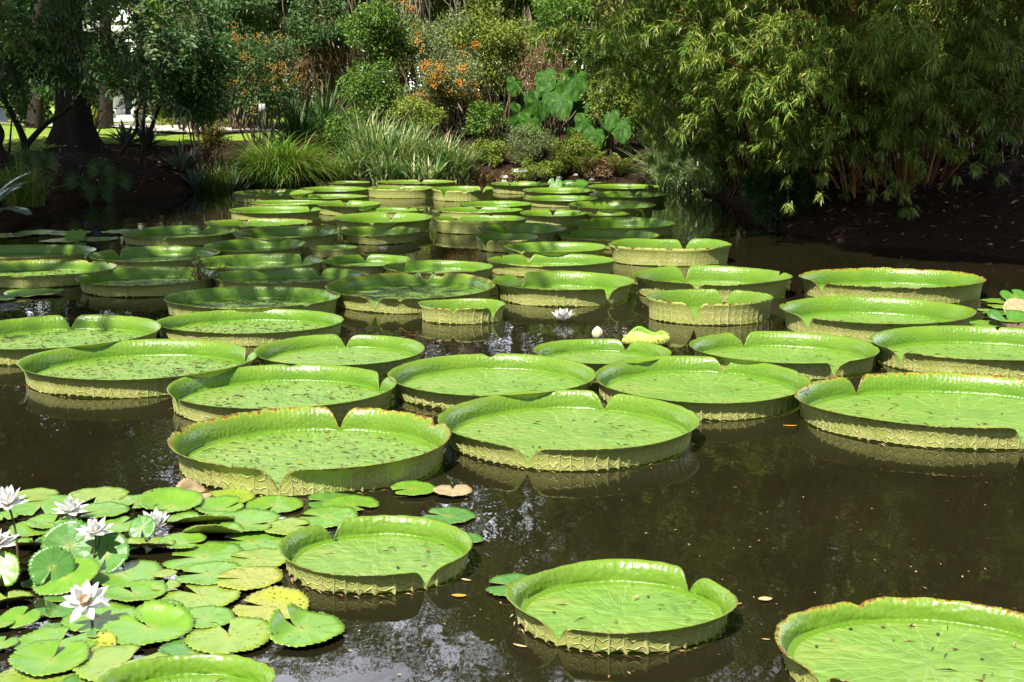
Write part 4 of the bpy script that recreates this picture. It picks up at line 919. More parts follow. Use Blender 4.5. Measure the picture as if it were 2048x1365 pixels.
tree('tree beyond the left shore with boughs over the dark mulch', -13.2, 16.5, .3, 6, (-10.30, 17.00, 8.2, 3.2, 3.4, 1.5), 45000, 'l_dark', .17, .085, clumps=32, cr=1.3, lean=(1.2, 0), tm=OVAL)
tree('tree on the left shore shading the leftmost pads', -12.0, 9.0, .26, 5.6, (-9.00, 10.40, 8.2, 1.9, 2.6, 1.2), 7349, 'l_dark', .16, .08, clumps=20, cr=1.1, lean=(1.2, 0), tm=OVAL)
tree('unseen tree on the right shore, long bough shaped to shade the bank', 10.6, 10.5, .3, 6.2, (4.2, 10.3, 8.4, 3.0, .9, .5), 42000, 'l_mid', .16, .08, clumps=26, cr=.8, lean=(-2.0, .2), tm=OVAL)  # out of view; bough shaped to shade the right bank and water
def hanging_branch(label, a, b, nsub, mat='l_dark', lf=.12, seed=0):
    """a drooping leafy bough: one stem with pinnate side twigs"""
    a, b = Vector(a), Vector(b); root = empty('leafy_bough', a, label, 'branch', 'leafy boughs hanging at top left')
    ax = curve((0, 0, 0), b-a, .12, .05, 12); mb = MB(); tube(mb, ax, np.linspace(.018, .004, 12), 5); lv = MB()
    for k in range(nsub):
        t = RNG.uniform(.12, 1); i = int(t*11); s = ax[i]; d = np.array([RNG.normal(0, .4), RNG.normal(0, .4), -RNG.uniform(.25, .8)]); L = RNG.uniform(.35, .8)
        tw = curve(s, s+nrm(d)*L, -.03, .05, 9); tube(mb, tw, np.linspace(.005, .0015, 9), 4)
        m = 15; q = np.linspace(.15, 1, m); pp = np.array([tw[min(8, int(u*8))] for u in q]); sd = nrm(np.cross(d, rv(1)[0])); sg = np.where(np.arange(m) % 2 == 0, 1, -1)[:, None]
        D = sd*sg+nrm(d)*.6+RNG.normal(0, .15, (m, 3)); leaves(lv, pp, D, rv(m)*.5+np.array([0, -.5, .8]), lf*RNG.uniform(.75, 1.15, m), lf*.48, OVAL)
    mb.build('twigs', M['twig'], root); lv.build('leaves', M[mat], root)
HB = [('leafy bough hanging in the top left corner', (-40, -60), (60, 110), 19.5), ('leafy bough drooping before the big trunk', (120, -90), (190, 190), 19.2), ('leafy bough right of the big trunk, above the white pavilion', (250, -60), (300, 150), 20),
      ('lower bough reaching right over the white pavilion', (180, 60), (320, 195), 20.4), ('bough of bluish leaves left of the berry bush', (330, -80), (400, 130), 21), ('thin bough at the far left edge', (-60, 30), (30, 170), 20.5),
      ('long bough with pale twigs at top left', (70, -70), (330, 60), 20.2), ('dense bough between the trunk and the berry bush', (270, -120), (420, 60), 22), ('short bough over the big trunk', (140, -100), (130, 70), 19.6), ('wide bough across the upper left', (-20, -110), (250, 20), 21)]
for k, (lb, p0, p1, Y) in enumerate(HB):
    hanging_branch(lb, atY(*p0, Y), atY(*p1, Y-.4), 46 if k < 7 else 60, 'l_teal' if k in (2, 4, 7, 3) else 'l_dark' if k in (1, 5, 8) else 'l_mid', .088)
# small crooked trees on the mulch
def crooked(label, stems, Y, fol, mat, n, cat='small tree', name='small_tree'):
    b = at(*stems[0][0], 0.5); x, y = (stems[0][0][0]-1024)/FPX*Y, Y; z = G(x, y); root = empty(name, (x, y, z), label, cat)
    for st in stems:
        P = [np.array(atY(px, py, Y+dy))-np.array([x, y, z]) for px, py, dy in [(q[0], q[1], 0 if len(q) < 3 else q[2]) for q in st[:-1]]]
        P = np.array(P); t = np.linspace(0, len(P)-1, 14); I = np.array([P[min(int(u), len(P)-2)]*(1-(u-min(int(u), len(P)-2)))+P[min(int(u), len(P)-2)+1]*(u-min(int(u), len(P)-2)) for u in t])
        I[1:-1] = (I[:-2]+2*I[1:-1]+I[2:])/4
        mb = MB(); tube(mb, I, np.linspace(st[-1], st[-1]*.5, 14), 9); mb.build('stem', M['bark_d'], root)
    C = np.array([np.array(atY(px, py, Y+RNG.normal(0, .4)))-np.array([x, y, z]) for px, py in fol])
    mb = MB(); cloud(mb, C, .45, n, .085, .036, LANCE, .3); mb.build('crown', M[mat], root)
crooked('crooked forked small tree at far left on the mulch', [[(52, 318), (50, 285), (36, 250), (8, 200), (-10, 160), .07], [(54, 290), (75, 265), (95, 245), (130, 225), (160, 190), .055], [(18, 308), (22, 260), (24, 235), .02]], 22.8, [(-10, 120), (30, 110), (90, 130), (150, 150), (40, 60), (110, 70)], 'l_dark', 5200)
crooked('leaning dark stem cut by the left edge', [[(40, 330), (5, 310), (-6, 290), (6, 268), (-20, 225), .085]], 21.6, [(-40, 160), (-60, 130), (-30, 100)], 'l_dark', 1800)
crooked('thin stemmed leaning small tree before the pavilion', [[(238, 312), (262, 278), (276, 255), (272, 225), (290, 190), .04], [(280, 330), (288, 290), (286, 255), (290, 215), .035], [(286, 300), (300, 262), (318, 215), (350, 150), .04], [(300, 262), (330, 180), (380, 120), .025]], 22.8, [(300, 170), (345, 150), (380, 110), (330, 100), (290, 140), (400, 160), (420, 110), (370, 190), (410, 205)], 'l_dark', 11000)
# background trunks on the lawn
for lb, px, Y, r, bk in (('buttressed trunk beyond the lawn at far left', 78, 36, .2, 'bark_d'), ('dark straight trunk beside the white pavilion', 218, 37.5, .20, 'bark_d'), ('slim trunk behind the lawn left of the big tree', -170, 41, .2, 'bark_g'),
                      ('pale straight trunk behind the berry bush', 505, 39, .13, 'bark_g'), ('leaning pale trunk left of the sword leaves', 618, 37, .17, 'bark_g'), ('thin grey trunk above the spiky clump', 660, 40, .11, 'bark_g')):
    x = rowpt(px, Y); tree(lb, x, Y, r, 6.5, (x+RNG.normal(0, .6), Y+1, 8.5, 2.6, 2.2, 2.6), 7500, 'l_mid' if bk == 'bark_g' else 'l_dark', .16, .075, bark=bk, clumps=13, cr=1.0, moss=26, flare=.9, lean=(RNG.normal(0, .5), 0), tm=OVAL)
# white garden pavilion far behind
pv = empty('garden_pavilion', (rowpt(252, 44), 44.6, G(rowpt(252, 44), 44.6)), 'white pavilion with pillars half hidden beyond the lawn', 'pavilion')
mb = MB(); box(mb, (0, 0, .06), (2.1, 1.7, .3)); mb.build('base', M['white'], pv)
for sx in (-.32, .62):
    for sy in (-.7, .7):
        mb = MB(); box(mb, (sx, sy, 1.5), (.34, .34, 2.58)); box(mb, (sx, sy, .30), (.42, .42, .18)); mb.build('pillar', M['white'], pv)
mb = MB(); box(mb, (.1, 0, 2.92), (2.1, 1.9, .26)); mb.add([(-1.0, -1.0, 3.05), (1.2, -1.0, 3.05), (1.2, 1.0, 3.05), (-1.0, 1.0, 3.05), (.1, 0, 3.75)], [(0, 1, 4), (1, 2, 4), (2, 3, 4), (3, 0, 4)]); mb.add([(-1.0, -1.0, 3.05), (1.2, -1.0, 3.05), (1.2, 1.0, 3.05), (-1.0, 1.0, 3.05)], [(3, 2, 1, 0)]); mb.build('roof', M['white'], pv, smooth=False)
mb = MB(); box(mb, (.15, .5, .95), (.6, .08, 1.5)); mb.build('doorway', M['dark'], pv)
ip = empty('information_panel', atY(-14, 240, 20.4)*1.0, 'white slanted panel on a post cut by the left edge', 'sign'); zb = G(ip.location.x, ip.location.y); hz = ip.location.z-zb; ip.location.z = zb
mb = MB(); mb.add([(-.25, -.2, hz-.03), (.29, -.2, hz-.03), (.29, -.2, hz), (-.25, -.2, hz), (-.25, .25, hz+.14), (.07, .25, hz+.14), (.07, .25, hz+.17), (-.25, .25, hz+.17)], [(0, 1, 2, 3), (1, 5, 6, 2), (3, 2, 6, 7), (4, 7, 6, 5), (0, 3, 7, 4), (0, 4, 5, 1)]); mb.build('panel', M['white'], ip, smooth=False)
mb = MB(); tube(mb, [(-.1, 0, -.1), (-.1, 0, hz)], .03, 8); mb.build('post', M['post'], ip)
pl = empty('plant_sign', (rowpt(531, 26.7), 26.7, G(rowpt(531, 26.7), 26.7)), 'small grey white plant label on a stake below the orange berries', 'sign')
hz = atY(531, 217, 26.7).z-pl.location.z
mb = MB(); box(mb, (0, 0, hz), (.12, .014, .17)); mb.build('plate', plain('sign_plate', (.42, .42, .44), .5), pl); mb = MB(); box(mb, (-.004, -.009, hz), (.014, .004, .165)); mb.build('divider', M['post'], pl); mb = MB(); tube(mb, [(0, .012, -.1), (0, .012, hz)], .012, 6); mb.build('stake', M['post'], pl)

# --- shrubs behind the shore, left to right
SH = [
 ('dark berry bush with dull orange fruit left of the plant label', 505, 150, 27.5, 200, 220, 'l_teal', 9000, dict(berries=1300, bclump=24, bm='berry_d', bs=.013, clumps=30)),
 ('bluish grey bush below the dark berry bush', 398, 215, 26, 110, 110, 'l_teal', 4000, dict(L=.06, Wd=.025)),
 ('low orange flecked bush at the end of the pale path', 432, 272, 25.6, 70, 80, 'l_olive', 2200, dict(berries=220, bm='berry_d', bs=.011, L=.05, Wd=.022)),
 ('sunlit berry bush loaded with bright orange fruit', 885, 155, 30.2, 160, 170, 'l_grey', 9500, dict(berries=1500, bclump=13, bs=.017, L=.06, Wd=.025, clumps=26)),
 ('berry bush top with sparser fruit behind the sunlit one', 850, 75, 32.5, 230, 160, 'l_grey', 8000, dict(berries=500, bs=.016, L=.07, Wd=.028, clumps=26)),
 ('fresh green shrub above the grass mound', 690, 270, 28.2, 130, 110, 'l_mid', 4600, dict(L=.06)),
 ('dark shrub behind the sword leaves', 745, 190, 30.6, 150, 150, 'l_mid', 6500, dict(L=.08)),
 ('yellowish shrub between the sword leaves and the berry bush', 835, 238, 29.4, 150, 90, 'l_yel', 4500, dict(L=.06)),
 ('olive shrub high above the spiky clump', 640, 60, 33, 190, 150, 'l_teal', 7500, dict(L=.10, Wd=.04)),
 ('feathery mid green shrub above the dark berry bush', 470, 30, 32, 210, 130, 'l_teal', 7500, dict(L=.10, Wd=.04)),
 ('tall olive shrub left of the berry bush top', 745, 70, 32, 170, 180, 'l_mid', 8000, dict(L=.09, Wd=.034)),
 ('light green tall shrub right of the berry bush', 985, 90, 32.5, 180, 190, 'l_yel', 8500, dict(L=.08, Wd=.03)),
 ('shadowy bush low between berry bush and big leaves', 985, 240, 29.8, 120, 100, 'l_mid', 4000, dict(L=.06)),
 ('low herb patch right of the sword leaves', 985, 305, 28.4, 110, 76, 'l_yel', 4200, dict(L=.05, Wd=.022)),
 ('greyish low herbs below the big leaves', 1060, 290, 28.0, 130, 90, 'l_grey', 4600, dict(L=.05, Wd=.02)),
 ('yellow green herbs in front of the big leaves', 1150, 295, 27.8, 140, 100, 'l_yel', 5200, dict(L=.05, Wd=.022)),
 ('reddish tan seedy plants by the far shore', 1205, 335, 27.3, 110, 50, 'l_dry', 2000, dict(L=.05, Wd=.02)),
 ('tan and green groundcover at the foot of the herbs', 1060, 338, 27.6, 190, 44, 'l_yel', 4200, dict(L=.04, Wd=.02)),
 ('tall yellow green shrub right of the big leaves', 1225, 215, 28.6, 120, 130, 'l_yel', 5200, dict(L=.07)),
 ('green shrub tangled under the arching canes', 1260, 120, 30, 200, 190, 'l_mid', 8500, dict(L=.09, Wd=.025)),
 ('green thicket at upper centre behind the arching canes', 1110, 40, 33.5, 220, 130, 'l_mid', 8000, dict(L=.09, Wd=.03)),
 ('brown twiggy thicket behind the big leaves', 1090, 150, 32, 210, 160, 'l_dry', 4200, dict(L=.12, Wd=.014, tm=NARROW, stems=26)),
 ('bright shrubs beyond the lawn right of the pavilion', 350, 232, 37, 130, 60, 'l_yel', 3600, dict(L=.10, Wd=.05)),
 ('light shrub left of the dark trunk beyond the lawn', 196, 237, 40, 46, 50, 'l_yel', 1600, dict(L=.09, Wd=.05)),
 ('dark hedge behind the lawn at far left', 60, 150, 46, 420, 170, 'l_dark', 9000, dict(L=.2, Wd=.09, clumps=40)),
 ('dark bush right of the big trunk over the lawn', 400, 110, 30, 190, 160, 'l_dark', 8000, dict(L=.09, Wd=.04, clumps=30)),
 ('dark screen of shrubs behind the right edge bamboo', 1930, 80, 25, 330, 330, 'l_dark', 12000, dict(L=.13, Wd=.05, clumps=40)),
 ('dark shrub mass behind the nearest bamboo clump', 1640, 60, 27, 330, 300, 'l_mid', 11000, dict(L=.13, Wd=.045, clumps=40)),
 ('high dark shrub screen at the top left', 120, 20, 48, 520, 170, 'l_dark', 13000, dict(L=.18, Wd=.08, clumps=50)),
 ('high leafy screen behind the dark berry bush', 430, 10, 37, 360, 150, 'l_olive', 11000, dict(L=.15, Wd=.06, clumps=44)),
 ('leafy screen high behind the heart leaved plants', 1150, 10, 38, 380, 150, 'l_yel', 11000, dict(L=.14, Wd=.06, clumps=44)),
 ('leafy screen high behind the sunlit berry bush', 800, 0, 39, 340, 160, 'l_olive', 11000, dict(L=.14, Wd=.06, clumps=44)),
 ('olive tangle closing the gap behind the berry bushes', 930, 130, 35, 330, 260, 'l_olive', 12000, dict(L=.11, Wd=.045, clumps=46)),
 ('green tangle behind the heart leaved plants', 1180, 150, 35, 330, 250, 'l_mid', 12000, dict(L=.11, Wd=.04, clumps=46)),
 ('tan twiggy tangle behind the sword leaf bed', 670, 130, 33.4, 230, 240, 'l_dry', 5200, dict(L=.22, Wd=.014, clumps=46, tm=NARROW, stems=40, droop=.5)),
 ('green tangle left of the weeping sword leaves', 1330, 190, 29, 240, 230, 'l_mid', 9000, dict(L=.10, Wd=.03, clumps=40)),
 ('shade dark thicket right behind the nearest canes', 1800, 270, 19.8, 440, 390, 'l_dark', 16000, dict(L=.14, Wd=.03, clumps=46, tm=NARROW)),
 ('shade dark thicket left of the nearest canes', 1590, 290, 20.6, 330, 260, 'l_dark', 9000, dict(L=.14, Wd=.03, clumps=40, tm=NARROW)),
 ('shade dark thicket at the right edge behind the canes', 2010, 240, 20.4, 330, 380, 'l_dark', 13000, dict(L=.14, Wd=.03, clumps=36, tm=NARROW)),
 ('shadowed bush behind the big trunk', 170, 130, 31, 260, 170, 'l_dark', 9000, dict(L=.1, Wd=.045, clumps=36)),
]
for (lb, px, py, Y, w, h, mt, nn, op) in SH: shrub(lb, px, py, Y, w, h, mt, nn, **op)
# --- grasses and sword leaves
tuft('round mound of bright arching grass on the far left shore', rowpt(565, 26.0), 26.0, 2600, 1.5, .016, 'grass', .42, (.03, .62), (1.3, 2.5))
tuft('straggling grass between the mound and the sword leaves', rowpt(665, 26.9), 26.9, 420, .75, .013, 'grass', .34, (.2, 1.0), (.7, 2.0))
tuft('dim grass clump left of the mound', rowpt(430, 25.0), 25.0, 500, .75, .012, 'grass', .28, (.1, .7), (.6, 1.9))
tuft('green grass at the left edge above the blue fronds', rowpt(25, 19.2), 19.2, 520, .8, .014, 'grass', .45, (.1, .7), (.5, 1.9))
bed('large bed of striped sword leaves at the far shore centre', [(rowpt(x, y), y, s) for x, y, s in ((725, 27.3, .8), (760, 27.4, 1.15), (800, 27.5, 1.1), (840, 27.6, .95), (880, 27.7, 1.0), (915, 27.6, .9), (775, 26.9, .7), (850, 26.9, .6), (820, 28.0, 1.05), (740, 27.9, 1.2))], 2100, 1.05, .032, 'sword', (.02, .55), (.2, 1.7), 'sword_leaf_bed', 'reeds')
bed('weeping sword leaves on the shore right of the ferns', [(rowpt(x, y), y, s) for x, y, s in ((1340, 25.2, 1.0), (1385, 24.6, 1.1), (1420, 24.0, 1.1), (1440, 23.2, 1.0), (1375, 25.8, 1.2), (1330, 26.2, .9))], 1100, 1.05, .024, 'sword', (.15, .8), (.5, 1.9), 'sword_leaf_clump', 'reeds')
bed('dry tan leaf stalks at the water edge right of the sword bed', [(rowpt(x, y), y, s) for x, y, s in ((945, 27.6, .8), (975, 27.7, .7), (1010, 27.6, .6))], 240, .6, .014, 'l_dry', (.4, 1.2), (.3, 1.2), 'dry_stalks', 'reeds')
tuft('dark spiky rosette behind the grass mound', rowpt(600, 28.4), 28.4, 170, 1.25, .04, 'l_teal', .12, (.1, 1.15), (.1, .7), name='spiky_plant', cat='spiky plant', part='leaves')
tuft('tall spiky rosette below the leaning pale trunk', rowpt(655, 29.6), 29.6, 150, 1.35, .045, 'l_teal', .12, (.05, 1.0), (.1, .6), name='spiky_plant', cat='spiky plant', part='leaves')
for lb, px, Y, s in (('blue grey agave nearest the path end', 372, 25.2, .62), ('blue grey agave by the dim grass clump', 395, 24.6, .5), ('blue grey agave left of the grass mound', 466, 25.4, .75), ('green rosette plants row below the pavilion', 300, 26.4, .6), ('small agave left of the rosette row', 262, 26.2, .5), ('agave behind the grass mound', 545, 27.4, .75)):
    tuft(lb, rowpt(px, Y), Y, 34, s, .085, 'agave', .05, (.1, 1.25), (.0, .35), name='agave', cat='agave', part='leaves', nseg=6, pw=.8)
# palmetto fans
def palmetto(label, px, py, Y, fans):
    x = (px-1024)/FPX*Y; z = max(.02, G(x, Y)); root = empty('palmetto', (x, Y, z), label, 'palm')
    for (dx, dz, s, az, dr) in fans:
        tip = np.array([dx, -.15, dz]); mb = MB(); tube(mb, curve((0, 0, 0), tip, .08, .02), np.linspace(.012, .006, 8), 5)
        k = 26; a = np.linspace(-1.9, 1.9, k); D = np.stack([np.sin(a)*.95+az, np.full(k, -.45), np.cos(a)-dr], 1)
        leaves(mb, np.tile(tip, (k, 1)), D, np.tile([0, -1, .3], (k, 1)), s*(1-.18*np.abs(a/1.9)), .034, NARROW, 0, RNG.uniform(.2, .8, k)); mb.build('fan', M['l_teal'], root)
palmetto('fan palm at the water edge in deep shade, left', 208, 395, 22.0, [(0, .16, .34, 0, .7), (-.3, .3, .3, -.3, .4), (.28, .32, .3, .35, .5), (.05, .5, .3, 0, .3)])
# 
palmetto('faint fan palm on the dark slope at far left', 70, 318, 21.0, [(0, .36, .3, 0, .2), (.25, .3, .28, .4, .3)])
def cycad(label, base, fr, mat, L, pin, name='blue_frond_plant', cat='fern', pw=.02):
    root = empty(name, base, label, cat)
    for (az, lean, bend, s) in fr:
        n = 26; t = np.linspace(0, 1, n); a = lean+bend*t; ds = L*s/n; h = np.cumsum(np.sin(a)*ds); z = np.cumsum(np.cos(a)*ds); P = np.stack([h*math.cos(az), h*math.sin(az), z], 1)
        mb = MB(); tube(mb, P, np.linspace(.009, .002, n), 5); T = nrm(np.gradient(P, axis=0)); S = np.array([-math.sin(az), math.cos(az), 0])
        ln = pin*s*np.sin(PI*(.1+.85*t))**.7
        for sg in (-1, 1): leaves(mb, P, S*sg+T*.45+np.array([0, 0, .15]), np.cross(T, S)*1.0, ln, pw, LANCE)
        mb.build('frond', M[mat], root)
cycad('silvery blue fronds at the left edge over the water', atY(-34, 440, 17.2), [(-.2, .5, .9, 1), (-.9, .6, 1.1, .9), (.3, .4, .8, 1), (-1.5, .7, 1.0, .9), (-.5, 1.0, .9, 1), (.9, .5, .9, .8)], 'frond', .85, .2, pw=.03)
cycad('yellow green fern on the far shore below the big leaves', (rowpt(1165, 27.4), 27.4, G(rowpt(1165, 27.4), 27.4)), [(a, .3+.1*(k % 3), .9, .9) for k, a in enumerate(np.linspace(0, 6, 12))], 'l_yel', .85, .14, 'fern', pw=.02)
cycad('fern right of the big leaves by the canes', (rowpt(1240, 27.2), 27.2, G(rowpt(1240, 27.2), 27.2)), [(a, .3+.1*(k % 3), 1.0, .9) for k, a in enumerate(np.linspace(0, 6, 11))], 'l_yel', .75, .13, 'fern', pw=.02)
cycad('fern at the foot of the grey herbs', (rowpt(1105, 27.5), 27.5, G(rowpt(1105, 27.5), 27.5)), [(a, .35+.1*(k % 3), 1.0, .8) for k, a in enumerate(np.linspace(0, 6, 10))], 'l_mid', .7, .12, 'fern', pw=.02)
# big heart leaves
def heart_mesh():
    mb = MB(); n, m = 40, 7; V = [(0, 0, 0)]; th = np.linspace(-PI, PI, n+1)
    for q in np.linspace(0, 1, m)[1:]:
        for t in th:
            r = (.62+.38*math.cos(t/2)**1.6+.25*max(0, math.cos(t))**6-.42*math.exp(-((PI-abs(t))/.35)**2))*(1+.03*math.sin(t*11))
            x, y = q*r*.8*math.sin(t), q*r*math.cos(t); V.append((x, y, .10*q*math.sin(abs(t)*7)*q-.25*max(0, y)**2-.18*x*x))
    F = [(0, 1+k, 2+k) for k in range(n)]; mb.add(V[:n+2], F)
    i = 1+np.arange(m-2)[:, None]*(n+1); j = np.arange(n)[None]; mb.add(V, np.stack([i+j, i+n+1+j, i+n+2+j, i+j+1], -1).reshape(-1, 4), 0, RNG.random(len(V)))
    return mb.mesh('heart_leaf', M['eleph'])
HM = heart_mesh()
def elephant(label, px, Y, items):
    x = (px-1024)/FPX*Y; z = G(x, Y); root = empty('big_leaf_plant', (x, Y, z), label, 'big leaved plant')
    for (lx, ly, s, el, rl, dy) in items:
        P = atY(lx, ly, Y+dy)-Vector((x, Y, z)); mb = MB(); tube(mb, curve((RNG.normal(0, .1), 0, -.05), P, .04, .02), np.linspace(.022, .012, 8), 6); mb.build('stalk', M['l_mid'], root)
        o = bpy.data.objects.new('leaf', HM); COL.objects.link(o); o.parent = root; o.location = P; o.rotation_euler = (RAD(el), 0, RAD(rl)); o.scale = (s*.72, s*.72, s*.72); o.rotation_euler = Matrix(Matrix.Rotation(RAD(rl), 3, 'Y') @ Matrix.Rotation(RAD(el), 3, 'X') @ Matrix.Rotation(RAD(rl*.6+180), 3, 'Z')).to_euler()
elephant('huge heart leaved plant left of the arching canes', 1110, 29.2, [(1090, 150, .5, 40, -30, 0), (1150, 155, .6, 55, 20, -.3), (1075, 205, .62, 45, 55, -.4), (1040, 225, .55, 25, 60, -.5), (1120, 195, .55, 50, -10, -.6), (1160, 190, .5, 45, -50, -.1), (1030, 165, .4, 35, 40, .2), (1100, 175, .6, 60, 10, -.2), (1060, 240, .55, 30, 30, -.8)])
elephant('lighter heart leaved plant under the arching canes', 1205, 28.4, [(1170, 240, .45, 45, 30, 0), (1215, 220, .5, 50, -20, 0), (1190, 265, .42, 40, 10, -.3), (1240, 250, .45, 45, -40, -.2), (1150, 268, .4, 35, 45, -.3), (1225, 180, .45, 50, 15, .2)])

# --- bamboo at right
def bamboo(label, bx, by, rb, nc, seed, zoff=0, hmean=8.0, leanx=0, foliage=9000, extra=()):
    z = max(G(bx, by), .03)-.05; root = empty('bamboo_clump', (bx, by, z), label, 'bamboo', 'bamboo clumps on the right bank'); lv = MB(); tw = MB()
    per = max(1, foliage//(nc+len(extra)))
    for c in range(nc+len(extra)):
        az = RNG.random()*2*PI; r = rb*RNG.random()**.5; p0 = np.array([r*math.cos(az), r*math.sin(az), 0.]); p0[2] = max(-.1, G(bx+p0[0], by+p0[1])-z-.05)
        if c < nc:
            a2 = az+RNG.normal(0, .5); l0 = RNG.uniform(.02, .14)+.22*r/rb; bd = RNG.uniform(.35, 1.15); L = hmean*RNG.uniform(.7, 1.15)
            if leanx: a2 = leanx[0]+RNG.normal(0, leanx[1]) if RNG.random() < leanx[2] else a2
        else:
            a2, l0, bd, L, p0z = extra[c-nc]; p0[2] = max(p0[2], p0z)
        n = 22; t = np.linspace(0, 1, n); a = l0+bd*t**1.6; ds = L/n
        h = np.cumsum(np.sin(a)*ds); zz = np.cumsum(np.cos(a)*ds); P = p0+np.stack([h*math.cos(a2), h*math.sin(a2), zz], 1)
        node = 1+.16*(np.arange(n) % 1 == 0)
        mb = MB(); tube(mb, P, np.linspace(.0145, .004, n)*RNG.uniform(.75, 1.25), 7, 0, RNG.random())
        for k in range(2, n-3): tube(mb, [P[k]-(P[k+1]-P[k])*.03, P[k]+(P[k+1]-P[k])*.03], np.interp(k/n, [0, 1], [.0185, .006]), 7, 0, .15)
        mb.build('culm', M['culm'], root)
        nb = int(34*L/8)
        ts = RNG.uniform(.17, 1, nb)**.8
        for u in ts:
            k = min(n-2, int(u*(n-1))); s = P[k]; d = nrm(rv(1)[0]*np.array([1, 1, .5])+np.array([math.cos(a2), math.sin(a2), .1])*.5); Lb = RNG.uniform(.35, 1.15)*(1.15-.4*u)
            m = 6; q = np.linspace(0, 1, m)[:, None]; br = s+d*Lb*q+np.array([0, 0, -1])*(.35*Lb)*q**2
            tube(tw, br, np.linspace(.0055, .0018, m), 4, 0, .4, False)
            nl = int(per/nb*RNG.uniform(.7, 1.3)); tt = RNG.random(nl)**.7; cl = np.round(tt*4)/4*.9+.1; pp = s+d*Lb*cl[:, None]+np.array([0, 0, -1])*(.35*Lb)*(cl**2)[:, None]+RNG.normal(0, .018, (nl, 3))
            D = d*.55+rv(nl)*.75+np.array([0, 0, -.38]); leaves(lv, pp, D, rv(nl)*.5+np.array([0, 0, .8]), RNG.uniform(.085, .165, nl), RNG.uniform(.012, .019, nl), NARROW, 0, np.clip(RNG.normal(.5, .24, nl)+.2*(RNG.random()-.4), 0, 1))
    tw.build('branchlets', M['culm'], root)['kind'] = 'stuff'; lv.build('foliage', M['l_bam'], root)
low = lambda n, c: [(c+RNG.normal(0, .5), RNG.uniform(.45, .8), RNG.uniform(.5, .9), RNG.uniform(2.6, 3.9), .1) for _ in range(n)]
left = lambda n: [(PI+RNG.normal(0, .35), RNG.uniform(.25, .52), RNG.uniform(.6, 1.0), RNG.uniform(6, 8), .1) for _ in range(n)]
fwd = lambda n, c=-PI/2-.25: [(c+RNG.normal(0, .45), RNG.uniform(.12, .42), RNG.uniform(.8, 1.5), RNG.uniform(5.5, 7.6), .1) for _ in range(n)]
bamboo('bamboo clump nearest the water with fanned orange culms', 4.55, 16.9, .75, 46, 1, hmean=7.0, foliage=190000, extra=left(9)+fwd(5)+low(14, PI+.5)+low(4, -PI/2-.2))
bamboo('bamboo clump behind with canes arching left over the pond', 3.8, 19.6, .8, 34, 2, hmean=7.4, foliage=165000, leanx=(PI*1.05, .5, .3), extra=left(4)+fwd(5)+low(10, PI+.4))
bamboo('bamboo clump at the right edge leaning right', 6.2, 17.6, .7, 34, 3, hmean=7.4, foliage=100000, leanx=(0, .6, .4), extra=fwd(5)+low(4, -PI/2-.1))
bamboo('farther bamboo clump between the first two', 5.2, 21.5, 1.0, 26, 4, hmean=8.2, foliage=60000)
bamboo('bamboo clump set back by the weeping sword leaves', 4.5, 24.8, .8, 24, 5, hmean=7.2, foliage=45000, extra=left(1))
# dark undergrowth at the foot of the bamboo
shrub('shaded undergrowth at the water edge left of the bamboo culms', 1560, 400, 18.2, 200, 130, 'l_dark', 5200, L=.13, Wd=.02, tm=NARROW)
shrub('dim green plants behind the weeping sword leaves', 1470, 300, 22, 170, 150, 'l_mid', 5600, L=.12, Wd=.025, tm=NARROW)
# --- wood behind
TB = [(-13, 50, 17), (-6.5, 42, 15), (-3.2, 38, 13), (.2, 41, 15.5), (3.2, 37, 13.5), (6.8, 40, 15), (10.5, 36, 14), (13, 30, 12), (9.5, 26, 11), (-17, 44, 16), (-20, 52, 17), (7.8, 21.5, 10)]
TBL = ['tall tree behind the pavilion', 'tall tree behind the dark berry bush', 'tall tree above the sword leaf bed', 'tall tree behind the sunlit berry bush', 'tall tree behind the heart leaved plants', 'tall tree behind the set back bamboo', 'tall tree behind the right bamboo', 'tall tree far right behind the bamboo', 'tall tree just behind the bamboo clumps', 'tall tree beyond the lawn at left', 'tallest tree beyond the lawn at far left', 'tree on the right bank behind the right edge bamboo']
for (x, y, h), lb in zip(TB, TBL):
    tree(lb, x, y, .2, h*.62, (x, y, h*.84, 3.3, 2.6, h*.36), 11000, RNG.choice(['l_mid', 'l_dark', 'l_teal', 'l_yel']), .19, .085, bark='bark_g', clumps=34, cr=1.05, moss=40, flare=.7, lean=(RNG.normal(0, .5), 0), tm=OVAL, group='tall trees of the wood behind the pond')
for lb, x, y, h, mt in (('rounded tree behind the shore, left of the sword leaves', -7.4, 35, 7.5, 'l_mid'), ('olive tree behind the sword leaves', -4.4, 36.5, 8, 'l_olive'), ('bluish tree above the spiky clump', -6.4, 35.5, 7.6, 'l_teal'), ('yellow green tree behind the sunlit berry bush', -1.6, 35.5, 8, 'l_yel'),
                        ('leafy tree at centre behind the heart leaved plants', 1.0, 36, 7.8, 'l_mid'), ('olive tree right of centre behind the heart leaved plants', 3.4, 34.5, 8, 'l_olive'), ('leafy tree behind the set back bamboo, lower one', 5.6, 33, 7.6, 'l_mid'), ('dark tree left of the berry bushes', -9.8, 36.5, 8, 'l_dark')):
    tree(lb, x, y, .13, h*.6, (x, y, h*.72, 1.9, 1.6, h*.30), 14000, mt, .15, .065, bark='bark_g', clumps=24, cr=.95, flare=.6, lean=(RNG.normal(0, .4), 0), tm=OVAL, moss=20)
mb = MB(); nC = 420
a = RNG.uniform(-.62, .55, nC); d = RNG.uniform(54, 66, nC); C = np.stack([np.sin(a)*d, np.cos(a)*d, .8+7.5*RNG.random(nC)**1.1], 1)
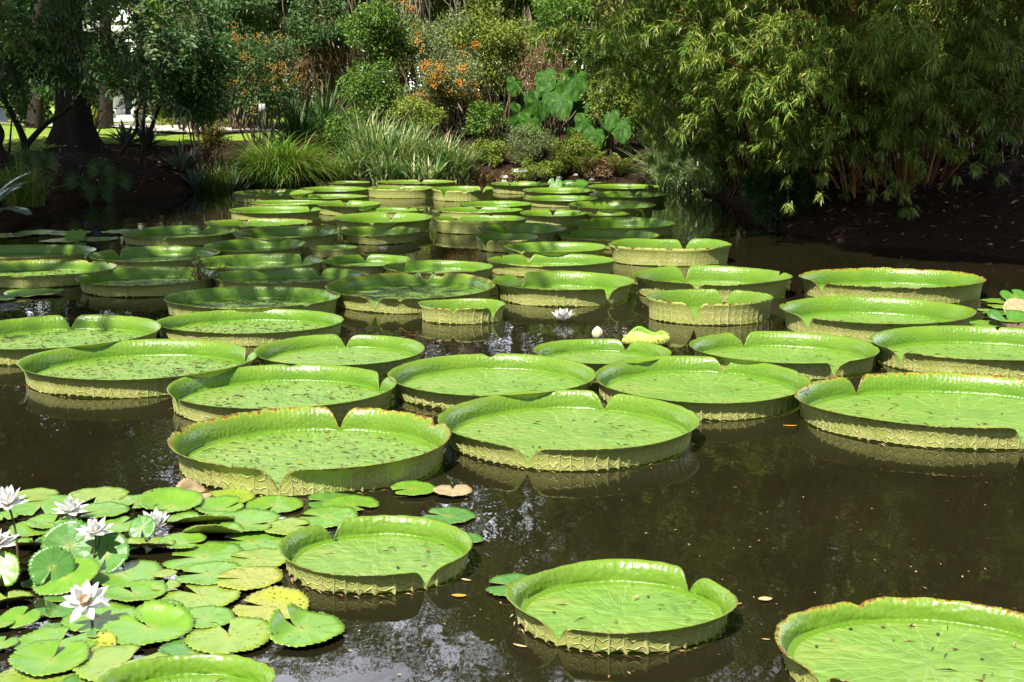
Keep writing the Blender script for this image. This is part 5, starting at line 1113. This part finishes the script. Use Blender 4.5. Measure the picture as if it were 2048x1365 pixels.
cloud(mb, C, 1.7, 120000, .32, .15, OVAL, .2); tag(mb.build('far_wood', M['l_mid']), 'mass of trees far behind the pond and the lawn', 'woodland', kind='stuff')
mb = MB(); nC = 90; x = RNG.uniform(-8, 8, nC); y = RNG.uniform(33.5, 37, nC); P = np.stack([x, y, RNG.uniform(1.6, 6, nC)], 1); hang(mb, P, 34, (.6, 1.7))
for k in range(260):
    s = np.array([RNG.uniform(-8.5, 8.5), RNG.uniform(33, 38), .6]); e = s+np.array([RNG.normal(0, .6), RNG.normal(0, .5), RNG.uniform(2, 5)]); tube(mb, curve(s, e, .02, .05, 7), np.linspace(.03, .008, 7), 4, 0, RNG.random(), False)
tag(mb.build('vine_thicket', M['l_moss']), 'tangled tan vines and hanging moss between the far trees', 'thicket', kind='stuff')
# litter on the banks, weed on a pad
mb = MB(); n_ = 9000; x = np.concatenate([RNG.uniform(-11, -3.2, n_//2), RNG.uniform(3, 10, n_//2)]); y = np.concatenate([RNG.uniform(18, 27, n_//2), RNG.uniform(12.5, 22, n_//2)])
e = edge(x, y); ok = (e > .05) & (e < 5); x, y = x[ok], y[ok]; m = len(x); az = RNG.random(m)*6.28
leaves(mb, np.stack([x, y, gz(x, y)+.03], 1), np.stack([np.cos(az), np.sin(az), RNG.normal(0, .3, m)], 1), rv(m)*.4+np.array([0, 0, 1.]), RNG.uniform(.05, .13, m), RNG.uniform(.015, .045, m), LANCE, 0, RNG.random(m)**1.3)
tag(mb.build('leaf_litter', M['litter']), 'brown fallen leaves strewn over the mulch banks', 'plant litter', kind='stuff')
wd = empty('dried_weed', at(400, 588, .0)+Vector((0, .25, .06)), 'dried brown weed standing on the lip of a left giant pad', 'weed'); mb = MB(); lv = MB()
for k in range(22):
    p = curve((RNG.normal(0, .05), RNG.normal(0, .03), 0), (RNG.normal(0, .15), RNG.normal(0, .05), RNG.uniform(.1, .27)), 0, .08, 6); tube(mb, p, np.linspace(.004, .0015, 6), 4); leaves(lv, np.repeat(p[2:], 2, 0), rv(8), rv(8), .035, .012)
mb.build('stalks', M['twig'], wd); lv.build('leaves', M['l_dry'], wd)
gr = MB(); 
for sx, sy, ex, ey in ((20, 1330, 60, 1240), (330, 1205, 372, 1196), (146, 1345, 150, 1310), (700, 1180, 760, 1210)): pass
